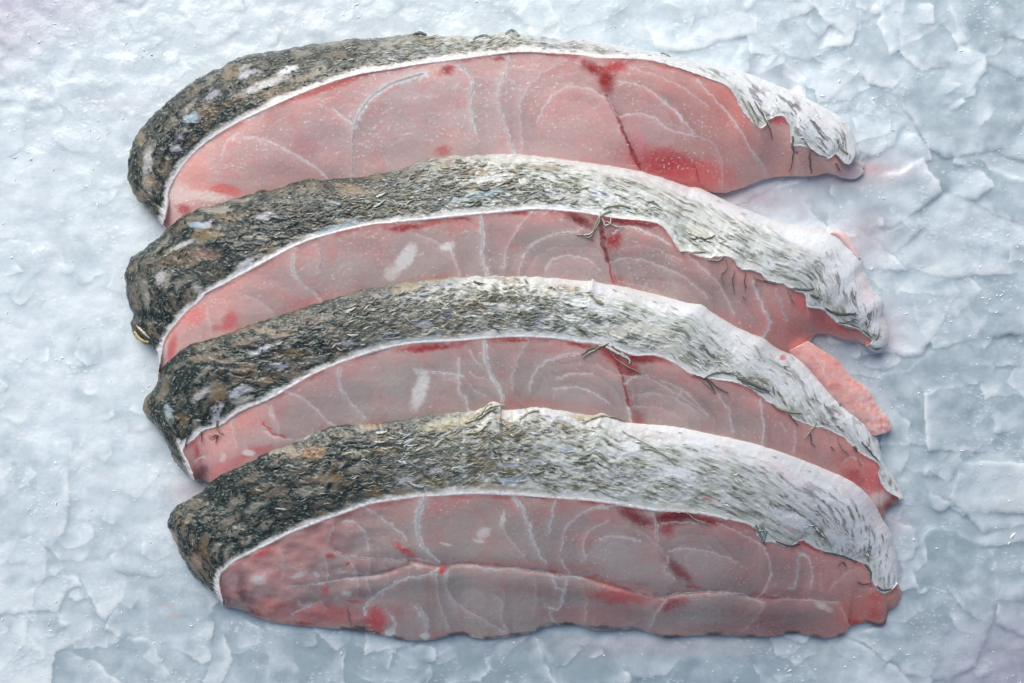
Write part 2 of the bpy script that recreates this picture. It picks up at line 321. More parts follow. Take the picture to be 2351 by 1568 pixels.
B2 += [('e',120,470,130,58,-.9,WH,.9),('e',20,580,60,60,-.8,(220,216,216),.6),('e',430,385,56,36,-.2,WH,.85),('e',130,243,150,28,-.12,RED,.9),('e',330,208,90,22,-.12,(205,84,70),.75),('e',540,180,80,14,-.03,RED,.8),('e',960,132,95,24,.03,RED,.85),
 ('e',1400,185,120,36,.45,DRED,.9),('e',1780,205,270,36,.12,DRED,.95),('e',1660,330,60,90,.2,RED,.9),('e',1700,640,70,40,.2,(190,84,84),.5),('e',1300,560,300,60,0,(196,150,148),.3),
 ('d',620,880,90,90,0,(216,120,118),.7),('d',900,920,60,70,.4,(208,86,88),.7),('d',460,1150,34,110,.25,(196,84,84),.75),('d',1500,780,200,40,-.3,(206,120,118),.5),('d',400,1170,40,140,.1,(228,190,188),.6),
 ('f',740,560,70,36,.2,(205,84,84),.75),('f',1020,780,60,90,0,(212,88,88),.6),('f',1300,950,260,70,.2,(206,90,90),.75),('f',1600,1110,90,60,0,(226,180,176),.8),('f',900,1000,300,180,.4,(214,124,118),.6),('f',560,960,160,60,.6,(206,116,112),.45),
 ('d',850,980,120,26,-.1,(206,110,112),.7),('e',250,640,200,30,-.1,(202,120,116),.4)]
L3 += [('h', [(710,90),(720,230),(770,350),(840,480),(830,540)], 40, 26, WH, .95), ('h', [(520,210),(520,330),(520,450),(570,500),(580,590)], 20, 12, WH, .75), ('h', [(310,300),(450,320),(550,345)], 18, 12, WH, .7), ('h', [(1030,80),(960,200),(920,300),(915,430)], 16, 8, FW, .9),
 ('h', [(1400,170),(1230,200),(1100,280),(1050,380),(1040,450)], 26, 12, WH, .6), ('h', [(1250,350),(1350,320),(1500,320)], 14, 8, WH, .5), ('h', [(1220,430),(1400,420),(1500,460),(1620,530)], 10, 10, WH, .55), ('h', [(1690,240),(1740,400),(1770,560)], 30, 20, RED, .85),
 ('h', [(1760,570),(1790,670)], 18, 16, WH, .7), ('h', [(1740,390),(1800,350),(1900,330)], 14, 8, WH, .7), ('h', [(1530,250),(1700,330),(1900,350),(2100,450),(2351,620)], 8, 8, FW, .55), ('h', [(1800,480),(1950,460),(2150,520),(2300,620)], 8, 6, FW, .5), ('h', [(1800,560),(2000,570),(2150,650)], 8, 6, FW, .5),
 ('h', [(600,150),(640,230),(680,250)], 8, 6, WH, .5), ('h', [(590,300),(640,340),(690,350)], 8, 6, WH, .4), ('h', [(600,390),(640,450),(720,480)], 6, 6, WH, .35), ('g', [(1500,270),(1500,380),(1560,500),(1690,640)], 36, 10, WH, .6), ('g', [(1100,450),(1250,510),(1400,660),(1470,700)], 14, 10, WH, .55),
 ('g', [(950,740),(1050,790),(1220,810)], 14, 12, WH, .5), ('g', [(940,690),(1020,760),(1100,790)], 16, 14, (196,60,64), .7), ('g', [(970,560),(1040,680),(1050,780)], 12, 10, FW, .5), ('g', [(700,650),(720,750),(740,840)], 8, 8, FW, .5), ('g', [(440,960),(500,930)], 16, 12, WH, .8),
 ('i', [(430,480),(500,580),(540,740)], 18, 14, FW, .95), ('i', [(740,480),(740,600),(765,700),(750,840)], 18, 14, WH, .75), ('i', [(990,700),(990,800),(980,890)], 12, 10, FW, .8), ('i', [(880,680),(930,750)], 16, 10, FW, .5), ('i', [(0,370),(160,440),(340,610)], 8, 8, FW, .6), ('i', [(1350,970),(1400,930),(1470,960)], 8, 6, FW, .5)]
B3 += [('h',230,440,58,160,.3,WH,.85),('h',240,300,60,30,0,(220,216,216),.5),('h',300,128,230,28,-.1,RED,.9),('h',940,72,100,15,.03,RED,.8),('h',1400,95,110,30,.25,RED,.85),('h',1860,205,160,48,.05,DRED,.95),('h',1640,180,130,48,.6,RED,.85),('h',1780,290,80,60,.6,RED,.8),('h',1830,650,60,60,0,RED,.6),
 ('h',1100,540,400,40,.03,(196,112,110),.45),('g',600,850,170,150,.2,(220,160,158),.7),('g',780,650,200,130,-.4,(216,152,148),.6),('g',860,910,160,40,-.4,(204,100,102),.7),('g',600,1040,180,60,-.4,(214,128,128),.8),('g',450,900,26,100,-.25,(190,72,80),.75),('g',480,1040,46,50,0,(120,72,84),.7),
 ('g',830,905,52,22,-.1,WH,.9),('g',640,940,26,40,.3,WH,.5),('g',580,790,60,20,0,(120,60,60),.5),('g',1000,610,26,60,-.1,(226,214,212),.6),  # first white mark in this row is a wet glint put into the colour
 ('i',1450,1000,220,120,.6,(192,112,110),.7),('i',1430,1090,120,50,.6,RED,.6),('i',1600,1130,80,160,-.4,(206,92,92),.7),('i',1612,1232,62,58,0,(226,190,184),.9),('i',1690,1290,50,26,-.4,RED,.8),('i',1740,1260,60,30,-.4,(196,130,124),.7),('i',570,380,70,22,.1,RED,.7),('i',740,520,30,40,0,(200,110,110),.4),
 ('g',330,950,80,120,-.4,(214,180,176),.6),('g',250,230,60,120,.7,(208,110,112),.4)]
L4 += [('k', [(260,215),(235,300),(212,400),(240,570),(370,700)], 80, 8, WH, .95), ('k', [(910,210),(990,320),(1040,450),(1080,590),(1160,710)], 40, 14, WH, .9), ('k', [(1230,250),(1205,350),(1185,500)], 28, 10, WH, .7), ('k', [(1700,290),(1500,310),(1370,390),(1300,470),(1270,620)], 26, 8, WH, .6),
 ('k', [(1620,405),(1480,470),(1440,560),(1450,680)], 14, 8, FW, .8), ('k', [(1560,535),(1640,515),(1720,515),(1850,545)], 22, 12, WH, .6), ('k', [(1920,320),(1970,400),(1975,520),(2010,620),(2060,680),(2040,760),(2100,830)], 26, 12, FW, .95),
 ('k', [(0,690),(230,690),(370,720)], 14, 14, FW, .7), ('k', [(420,790),(460,740),(560,718),(750,760),(900,750),(1180,780),(1220,815),(1300,810),(1420,815)], 18, 14, WH, .75), ('k', [(1270,690),(1330,780)], 20, 14, WH, .5),
 ('k', [(430,800),(430,900),(520,1020),(700,1130),(860,1220)], 10, 10, FW, .8), ('k', [(350,800),(370,1000),(440,1190)], 10, 10, FW, .7), ('k', [(200,1040),(265,1130),(285,1230)], 12, 18, WH, .7), ('k', [(800,960),(840,1000),(825,1100),(870,1210)], 12, 10, FW, .8),
 ('k', [(1215,835),(1225,880),(1290,920),(1260,1045),(1180,1050)], 16, 12, WH, .8), ('k', [(1310,830),(1300,900),(1270,1000)], 20, 10, WH, .5), ('k', [(1080,820),(1085,950),(1070,1110)], 18, 10, FW, .4), ('k', [(1460,1000),(1450,1130)], 12, 8, FW, .6), ('k', [(2040,990),(1970,1090),(1930,1185)], 14, 12, WH, .55),
 ('k', [(1190,1050),(1200,1120),(1260,1170)], 10, 8, WH, .6), ('k', [(820,420),(900,540),(1000,660)], 10, 8, FW, .5), ('k', [(1850,920),(2000,970),(2150,940),(2351,930)], 40, 30, (216,168,162), .7), ('k', [(1450,800),(1650,870),(1900,900)], 60, 80, (200,140,134), .55),
 ('j', [(1400,400),(1500,430),(1560,520),(1575,610)], 16, 10, WH, .7), ('j', [(1560,310),(1700,400),(1850,530)], 26, 8, WH, .6), ('j', [(1310,440),(1285,540),(1290,600),(1380,650),(1560,680),(1800,690),(1950,680)], 16, 18, FW, .95), ('j', [(1000,885),(1150,870),(1300,850),(1450,820),(1650,800)], 12, 8, WH, .7),
 ('j', [(1250,660),(1270,760),(1260,850)], 12, 12, FW, .7), ('j', [(1450,720),(1495,830),(1495,930)], 14, 12, FW, .8), ('j', [(1580,700),(1560,850),(1590,940)], 10, 10, FW, .7), ('j', [(1700,740),(1720,830)], 10, 10, FW, .6), ('j', [(1540,1090),(1570,1000),(1680,920),(1800,840),(2000,800),(2090,750)], 24, 14, WH, .95),
 ('j', [(930,720),(1100,760),(1200,840)], 20, 14, FW, .7), ('j', [(1050,980),(1070,1020),(1190,1000)], 14, 10, WH, .6), ('j', [(1000,1090),(1150,1020)], 14, 14, WH, .8), ('j', [(1950,1040),(2000,1130),(2010,1240)], 14, 18, WH, .7), ('j', [(1720,1080),(1760,1150),(1740,1220)], 12, 40, WH, .8),
 ('j', [(930,620),(950,740),(940,820)], 14, 12, FW, .6), ('j', [(1350,780),(1420,770),(1600,790),(1780,770)], 10, 10, FW, .6), ('j', [(2140,760),(2140,900),(2210,1020)], 8, 8, FW, .5), ('j', [(1200,960),(1260,1060)], 8, 12, FW, .5),
 ('l', [(0,975),(150,935),(330,925),(500,930),(620,950),(760,1010)], 24, 12, WH, .7), ('l', [(690,980),(770,900),(810,780)], 14, 8, FW, .9), ('l', [(400,410),(600,500),(740,580),(800,680),(810,800)], 8, 8, FW, .7), ('l', [(60,620),(200,600),(400,640),(560,700)], 12, 6, FW, .8), ('l', [(1015,640),(1015,760),(990,890),(950,905)], 24, 12, FW, .9),
 ('l', [(1090,680),(1120,800),(1110,890)], 10, 10, FW, .7), ('l', [(820,950),(960,970),(1100,985),(1300,1000)], 10, 10, FW, .7), ('l', [(0,420),(150,410),(320,420)], 14, 8, FW, .7), ('l', [(750,1000),(730,1080),(600,1220)], 8, 8, FW, .45), ('l', [(1330,1040),(1390,1170)], 14, 16, FW, .5), ('l', [(1250,900),(1350,800),(1480,740)], 6, 6, FW, .35)]
B4 += [('k',700,490,60,44,-.5,WH,.7),('k',660,545,50,14,.2,WH,.7),('k',420,572,52,13,.05,WH,.7),('k',842,390,20,62,.1,WH,.7),('k',1830,370,170,52,.45,DRED,.85),('k',2120,385,170,52,-.1,DRED,.95),('k',2050,450,60,60,0,RED,.7),('k',2130,760,150,46,.75,(136,20,32),.95),('k',2090,1010,120,62,-.3,(150,28,36),.9),
 ('k',1700,960,280,66,.12,(184,58,60),.75),('k',1620,870,110,34,.4,(218,112,98),.75),('k',1500,812,36,14,.1,(170,20,30),.9),('k',1100,224,110,13,.04,DRED,.9),('k',1550,262,140,16,.15,RED,.8),('k',560,222,120,12,0,(196,110,100),.6),('k',1860,280,150,16,.15,(120,70,74),.6),('k',400,755,34,40,.6,(200,50,56),.9),('k',1212,775,30,26,0,(206,70,76),.85),
 ('k',1000,730,600,40,.05,(204,128,122),.5),('k',1500,1090,420,70,0,(186,116,116),.5),('l',350,400,150,30,.2,(140,24,32),.95),('l',70,370,140,40,-.1,DRED,.9),('l',1080,572,100,30,.5,(190,40,42),.95),('l',1480,1060,230,110,-.3,(202,112,106),.85),('l',1420,1150,54,28,-.1,(190,40,48),.9),('l',1570,1080,50,50,0,(196,60,62),.6),
 ('l',1590,960,60,40,0,(190,70,72),.6),('l',1580,870,40,14,.1,(160,40,56),.8),('l',1700,960,70,90,0,(220,160,146),.7),('l',1050,650,54,20,.4,(222,206,200),.7),('l',1200,1035,70,24,.5,(214,196,190),.7),('l',730,945,50,20,.1,(176,44,56),.7),('l',240,890,60,14,.1,(180,40,52),.7),('l',700,1190,700,40,0,(170,108,110),.35),
 ('j',1830,620,30,18,.4,(196,24,36),.9),('j',1800,600,60,26,.7,(206,70,72),.7),('j',1890,660,70,30,.6,(206,70,72),.7),('j',1290,655,36,18,.1,(190,40,46),.9),('j',1420,715,14,10,0,(190,30,40),.9),('j',2120,755,34,30,.6,(200,36,44),.9),('j',1465,998,64,14,.05,(200,40,46),.85),('j',1620,1130,90,100,-.4,(204,54,56),.85),
 ('j',1250,1090,330,75,.05,(212,108,108),.75),('j',1250,910,28,60,0,(206,84,86),.7),('j',800,632,100,28,-.35,(214,96,98),.75),('j',650,900,60,160,-.3,(112,74,86),.85),('j',720,1070,90,30,.4,(128,60,70),.7),('j',560,830,60,90,.1,(214,170,168),.8),('j',550,960,60,60,0,(206,150,146),.7),
 ('j',880,1030,150,70,.1,(224,132,124),.75),('j',900,800,220,110,.1,(216,160,156),.7),('j',1100,620,260,110,-.3,(212,150,144),.6),('j',1300,520,20,80,.1,(206,86,84),.6),('j',1350,620,90,16,.4,(208,90,88),.6),('j',760,830,60,46,0,WH,.7),('j',1050,800,54,20,-.3,WH,.75),('j',1180,800,30,16,.7,WH,.7),
 ('j',1405,935,44,28,.1,(226,214,210),.75),('j',1730,1222,40,28,-.3,WH,.85),('j',1985,1250,34,24,0,WH,.85),('j',910,800,22,22,0,(222,120,104),.6),('j',1940,730,34,34,0,(224,206,200),.7),('j',1100,1160,70,18,.1,(190,60,68),.7),
 ('j',1520,1192,60,22,.05,(70,74,68),.9),('j',1600,1220,70,12,.2,(74,66,62),.85),('j',1430,1120,10,80,-.15,(110,72,66),.8),('k',1310,1166,100,13,.05,(72,64,66),.9),('k',1150,1205,110,10,-.15,(90,72,74),.7),('k',900,1240,140,8,-.15,(96,76,78),.7),('k',1580,1190,150,14,.1,(92,78,82),.8),('k',2110,1258,90,12,.05,(74,70,72),.9),('l',760,1258,60,8,0,(90,74,78),.6)]


# concentric flake lines inside the big muscle blocks: (frame, x, y, rx, ry, turn, period, strength)
RINGS = [[('b',1350,830,400,400,0,120,.7),('c',-100,800,420,330,.6,110,.7)],[('e',1350,660,520,420,.1,115,1),('e',2050,820,480,380,.5,115,.9),('f',560,900,400,330,.9,120,.6)],
         [('h',1400,530,480,330,.1,105,1),('h',2100,680,430,330,.4,105,.9),('i',560,800,380,330,.9,120,.6)],[('k',1680,640,420,310,.1,100,1),('l',270,690,360,250,.25,90,1),('k',640,1000,330,250,.2,110,.7),('l',250,1080,360,160,.1,90,.8),('k',560,470,330,270,0,150,.5)]]
FLESH_BASE = [[(300,(212,160,156)),(700,(208,160,156)),(1050,(210,172,168)),(1350,(214,158,154)),(1650,(216,140,132)),(2050,(222,172,160))],
              [(300,(212,168,164)),(650,(204,166,164)),(900,(188,160,158)),(1350,(184,154,152)),(1650,(188,146,142)),(2050,(214,142,134))],
              [(300,(208,158,156)),(650,(200,166,164)),(900,(184,162,160)),(1350,(182,152,150)),(1700,(182,148,144)),(2080,(196,118,116))],
              [(300,(206,164,160)),(650,(208,158,154)),(850,(190,158,154)),(1100,(186,162,158)),(1500,(184,156,154)),(1800,(172,136,136)),(2100,(190,128,124))]]
SPECK = [.85, .55, .35, .4]
LAB = ["topmost fish steak lying flat on ice with salmon pink flesh and bare upper skin edge",
       "second fish steak from the top, with curled white skin tip and a pink belly flap",
       "third fish steak from the top, wedged between two others, its right tip thin and red",
       "lowest fish steak in front, showing its whole cut face down to the ice"]


BWH, LBL, LIL, TAN, BRN, OCH, CRM, PWH, DGR = (206,206,206), (168,192,204), (176,180,192), (156,142,122), (114,98,76), (128,108,72), (212,214,202), (228,234,238), (56,66,62)
SKINB = [[('a',1310,375,100,32,-.35,PWH,.9),('a',1150,480,190,34,-.35,BWH,.85),('a',760,555,70,30,-.5,LIL,.7),('a',610,725,72,38,-.35,LBL,.95),('a',500,950,60,26,-.2,LIL,.8),('a',920,600,110,36,-.45,BRN,.8),('a',740,680,90,52,-.4,BRN,.8),('a',1220,535,140,36,-.3,BRN,.8),('a',1450,430,130,26,-.2,TAN,.6),
 ('a',290,1050,44,130,.15,BWH,.75),('a',300,1190,50,60,0,TAN,.8),('a',240,880,40,60,.3,TAN,.6),('a',420,1100,40,90,.3,TAN,.5),('a',900,410,80,40,-.3,TAN,.6),('a',1000,350,60,20,-.3,BWH,.6),('a',360,800,90,60,0,DGR,.7),('a',540,600,90,50,-.4,DGR,.8),('a',1150,420,130,24,-.4,DGR,.8),('a',230,1310,50,60,.3,TAN,.7),('a',640,520,60,40,-.5,BRN,.6),('b',1150,260,140,26,0,BWH,.7),('a',350,1310,70,70,.5,DGR,.5)],
 [('d',650,225,72,26,.05,LBL,.95),('d',540,375,120,22,-.45,BWH,.85),('d',700,300,100,56,.1,OCH,.75),('d',790,290,70,40,.1,TAN,.7),('d',870,175,110,34,.05,BRN,.8),('a',1780,1235,90,32,-.05,BRN,.85),('a',1830,1270,170,44,0,TAN,.5),('d',480,480,120,60,-.2,BRN,.75),('d',380,610,40,60,.6,BWH,.8),('d',700,440,160,50,.1,(150,128,112),.7),('d',1180,400,90,40,-.1,BRN,.6),('d',650,690,70,30,.9,BWH,.5),
  ('d',1700,235,200,26,-.28,LBL,.7),('d',2120,110,70,26,-.2,OCH,.7),('b',650,1300,280,34,-.2,LBL,.75),('b',750,1170,210,34,-.1,PWH,.7),('b',990,1190,50,44,.5,CRM,.8),('b',1600,1300,110,46,.3,PWH,.8),('b',1320,1310,220,44,.05,BWH,.6),('b',1170,1090,110,26,.05,TAN,.6),('b',1450,1060,250,26,.1,BWH,.8),('b',110,1400,90,30,-.1,BRN,.7),('b',440,1230,90,24,-.2,OCH,.5),('d',560,600,160,60,.2,(74,82,76),.6),('d',230,680,60,120,.1,(110,112,104),.6),
  ('f',1050,330,260,70,.35,PWH,.95),('f',750,130,200,30,.3,PWH,.8),('f',1350,480,130,120,.6,PWH,.7),('f',300,280,120,40,.35,CRM,.7),('f',800,520,50,40,0,PWH,.9),('f',1500,700,60,160,-.3,(238,222,226),.7),('f',1640,950,50,140,-.1,(232,226,230),.7)],
 [('g',480,470,100,32,-.65,BWH,.85),('g',600,450,80,90,.1,TAN,.7),('g',620,480,50,60,0,OCH,.5),('g',820,300,70,52,-.2,BRN,.75),('g',1000,350,80,40,-.3,BRN,.6),('g',1180,170,110,34,-.1,OCH,.7),('g',500,200,120,34,-.1,TAN,.6),('g',780,510,90,30,-.3,CRM,.6),('g',340,650,60,40,.2,OCH,.6),('g',240,600,30,70,-.3,LBL,.7),('g',350,830,70,26,.2,PWH,.8),('g',460,770,40,30,0,PWH,.7),('g',1550,90,70,20,0,LIL,.8),('g',950,0,90,30,0,TAN,.6),('g',1150,250,60,30,0,TAN,.5),
  ('e',1300,650,190,24,.1,BWH,.9),('e',1850,740,330,50,.28,BWH,.85),('e',250,950,90,36,-.1,LIL,.7),('e',540,1010,90,22,-.05,OCH,.7),('e',440,640,90,34,0,(134,146,136),.6),('e',330,650,60,36,0,OCH,.5),('e',120,690,120,40,-.15,TAN,.7),('e',1650,1010,150,44,.1,CRM,.9),('e',1900,1000,240,60,.2,CRM,.8),('e',900,830,200,40,0,PWH,.5),('e',1500,830,160,50,.2,PWH,.6),('e',200,1080,200,26,-.15,LBL,.7),
  ('i',600,180,280,60,.6,PWH,.9),('i',900,400,220,60,.75,PWH,.9),('i',900,200,30,26,.4,(222,110,120),.9),('i',80,130,130,60,.1,CRM,.8),('i',1150,420,200,50,.8,PWH,.8),('i',1420,700,140,36,.8,PWH,.7),('i',1660,1060,30,70,-.4,BWH,.7),('i',1325,535,24,26,0,(70,74,80),.95)],
 [('h',420,690,220,44,-.2,(168,168,132),.7),('h',700,770,100,36,-.1,OCH,.75),('h',930,775,90,36,.1,OCH,.75),('h',1280,700,90,36,.1,OCH,.7),('h',860,620,90,24,0,(208,202,186),.8),('h',1450,640,130,22,.1,(176,160,124),.7),('h',350,1030,66,20,-.05,LIL,.9),('h',110,1100,80,28,0,LIL,.9),('h',340,1110,90,46,0,OCH,.9),('h',110,1190,110,20,-.1,OCH,.7),('h',620,1130,100,34,0,OCH,.75),('h',900,990,90,34,.05,LIL,.8),('h',880,1100,90,28,.05,LBL,.7),
  ('h',1380,1150,90,34,.1,OCH,.6),('h',850,1160,120,18,0,TAN,.7),('h',1780,860,80,52,.1,PWH,.9),('h',1950,760,260,40,.2,BWH,.9),('h',2150,1060,150,46,.2,PWH,.85),('h',1310,870,60,22,.05,LBL,.8),('h',1700,1080,150,40,.1,LIL,.5),('j',130,520,40,60,-.3,(180,160,152),.7),('j',300,700,60,70,-.4,(168,146,138),.7),('j',180,620,24,60,-.4,(110,60,56),.7),('j',350,620,60,80,.3,(112,92,64),.7),('j',1620,180,90,36,-.2,OCH,.8),('j',1250,90,90,50,0,TAN,.6),('j',1600,-330,90,60,0,(150,118,86),.6),
  ('g',1300,900,110,60,-.2,(150,118,86),.75),('g',1150,900,60,50,-.2,TAN,.6),('g',1480,1080,60,40,.1,OCH,.6),('g',1800,880,90,30,-.1,OCH,.5),
  ('l',950,390,200,62,.45,PWH,.95),('l',120,50,190,40,.1,PWH,.85),('l',1310,530,130,56,.6,PWH,.9),('l',1350,130,330,60,.7,(226,216,222),.7),('l',1580,420,140,50,.9,(232,226,230),.7),('l',350,240,60,24,.2,(206,150,146),.7),('l',900,30,300,50,.5,(236,226,230),.7),('l',1660,760,70,80,.3,PWH,.8),('l',250,320,300,30,.2,CRM,.7),('l',960,470,160,20,.4,(206,184,190),.7)]]

# ------------------------------------------------------------------ flesh relief and paint
def paint_flesh(k, px, py, dB):
    seed = 100 + 31 * k
    xs, cs = zip(*FLESH_BASE[k]); cs = lin(cs)
    c = np.stack([np.interp(px, xs, cs[:, q]) for q in range(3)], -1)
    wx = px + 9 * fbm(px / 55, py / 55, seed, 3); wy = py + 9 * fbm(px / 55, py / 55, seed + 3, 3)
    jx = px + 2.2 * perlin(px / 7, py / 7, seed + 11) + 3 * perlin(px / 19, py / 19, seed + 14)
    jy = py + 2.2 * perlin(px / 7, py / 7, seed + 12) + 3 * perlin(px / 19, py / 19, seed + 15)
    n1 = fbm(px / 160, py / 110, seed + 5, 4); c = c * (1 + .13 * n1)[..., None]
    g0 = c.mean(-1, keepdims=True); c = (g0 + (c - g0) * (.84, .72, .70, .70)[k]) * np.array(((.88, .98, 1.03), (.92, .93, .93), (.92, .93, .93), (.91, .92, .91))[k])
    ep = (1 - ss(6, 75, dB + 26 * fbm(px / 60, py / 40, seed + 27, 2))) * .42 + .34 * ss(-.05, .5, fbm(px / 120, py / 70, seed + 28, 3)) + .25 * (1 - ss(420, 800, px)) + .22 * ss(1500, 1900, px)
    c = mix(c, lin(((220, 166, 162), (212, 150, 147), (208, 148, 146), (196, 134, 133))[k]), np.clip(ep, 0, .75))
    n2 = fbm(px / 60, py / 60, seed + 25, 3)
    c = mix(c, c * np.array([1.04, .86, .86]), ss(0, .5, n2))
    for (f, x, y, rx, ry, a, colr, st) in BLOBS[k]:
        x0, y0, kk = CR[f]; X = x0 + kk * x; Y = y0 + kk * y; RX = rx * kk; RY = ry * kk
        m = (np.abs(px - X) < max(RX, RY) * 2.2 + 12) & (np.abs(py - Y) < max(RX, RY) * 2.2 + 12)
        if not m.any(): continue
        white = min(colr) > 190
        qx, qy = (jx[m], jy[m]) if (white or min(RX, RY) < 12) else (wx[m], wy[m])
        dx = (qx - X); dy = (qy - Y); ca, sa = math.cos(a), math.sin(a)
        u = (dx * ca + dy * sa) / RX; v = (-dx * sa + dy * ca) / RY
        d = np.hypot(u, v) + .22 * fbm(px[m] / 11, py[m] / 11, seed + 40, 3)
        red_ = min(colr) < 75 and colr[0] > 110
        if red_:
            d = d + .30 * fbm(px[m] / 18, py[m] / 12, seed + 46, 4) + .08 * perlin(px[m] / 3.5, py[m] / 6, seed + 47)
        w = st * (1 - ss(.55, 1.25, d) if white else (1 - ss(.25, 1.45, d) if red_ else 1 - ss(.35, 1.45, d)))
        if white: w = w * (.72 + .28 * ss(-.3, .3, perlin(px[m] / 5, py[m] / 5, seed + 44)))
        c[m] = mix(c[m], lin(colr), w)
    c = np.clip(c * np.array([1.0, 1.04, 1.0]), 0, 1)
    for (f, x, y, rx, ry, a, per, st) in RINGS[k]:
        x0, y0, kk = CR[f]; X = x0 + kk * x; Y = y0 + kk * y; RX = rx * kk; RY = ry * kk; ca, sa = math.cos(a), math.sin(a)
        dx = wx - X; dy = wy - Y; u = (dx * ca + dy * sa); v = (-dx * sa + dy * ca)
        d = np.hypot(u / RX, v / RY); ph = d * RX / (per * kk) + .25 * fbm(px / 60, py / 60, seed + 80, 2)
        fr = ph - np.floor(ph); ins = (1 - ss(.8, 1.1, d)) * ss(-.25, .35, -v / RY + .35 * fbm(px / 50, py / 50, seed + 83, 2) + .05)
        shade = (fr - .5) * ins * st
        c = c * (1 + .16 * shade)[..., None]
        ln_ = (1 - ss(.0, .055, np.minimum(fr, 1 - fr))) * ins * st * ss(-.3, .3, fbm(px / 40, py / 40, seed + 81, 2))
        c = mix(c, lin((216, 204, 202)), ln_ * .30)
        c = mix(c, lin((196, 186, 182)), (1 - ss(0, .9, d)) * .4 * st)
    rel = np.zeros(px.shape)
    for (f, pts, w0, w1, colr, st) in LINES[k]:
        pp = catmull(P(f, pts), 26); kk = CR[f][2]
        wmax = max(w0, w1) * kk
        m = (px > pp[:, 0].min() - wmax - 12) & (px < pp[:, 0].max() + wmax + 12) & (py > pp[:, 1].min() - wmax - 12) & (py < pp[:, 1].max() + wmax + 12)
        if not m.any(): continue
        d, tt = polydist(jx[m], jy[m], pp)
        hw = (w0 + (w1 - w0) * tt) * kk * .5 * (1 + .5 * perlin(px[m] / 9, py[m] / 9, seed + 50))
        hw = np.maximum(hw, 1.0)
        w = st * (.94 if min(colr) > 150 else 1) * (.75 + .25 * ss(-.3, .2, perlin(px[m] / 10, py[m] / 10, seed + 52))) * (1 - ss(.35, 1.0, d / (hw + 1.2)))
        glow = .16 * st * (1 - ss(0, 1, d / (hw * 3 + 7)))
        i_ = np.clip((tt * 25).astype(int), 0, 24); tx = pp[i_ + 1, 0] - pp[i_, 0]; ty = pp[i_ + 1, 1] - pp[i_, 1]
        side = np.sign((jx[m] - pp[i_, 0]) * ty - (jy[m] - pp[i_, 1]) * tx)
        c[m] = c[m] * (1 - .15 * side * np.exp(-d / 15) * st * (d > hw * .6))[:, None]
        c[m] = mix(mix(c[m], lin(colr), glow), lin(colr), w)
        if min(colr) > 150: rel[m] -= w * .00003
        else: rel[m] -= w * .0002
    # marbling, fine fibre grain, wet glints painted as white specks
    g = perlin(px / 3.1, py / 3.1, seed + 60) * .5 + perlin(px / 6.5, py / 6.5, seed + 61) * .5
    c = c * (1 + .05 * g)[..., None]
    reg = ss(-.25, .45, fbm(px / 130, py / 80, seed + 70, 3)) * .8 + .2
    sp = perlin(px / 3.6, py / 3.0, seed + 71) * .6 + perlin(px / 8, py / 6, seed + 72) * .5
    w = ss(.36, .6, sp) * reg * SPECK[k]
    c = mix(c, lin((246, 238, 237)), np.clip(w * 1.0, 0, 1)); rel = rel + w * .0002
    c = np.clip(c, .004, .92); g_ = c.mean(-1, keepdims=True); c = g_ + (c - g_) * .90
    return np.clip(c * np.array([1.27, 1.27, 1.25]) * (1.06, 1.06, 1.05, 1.06)[k], .004, .90), rel

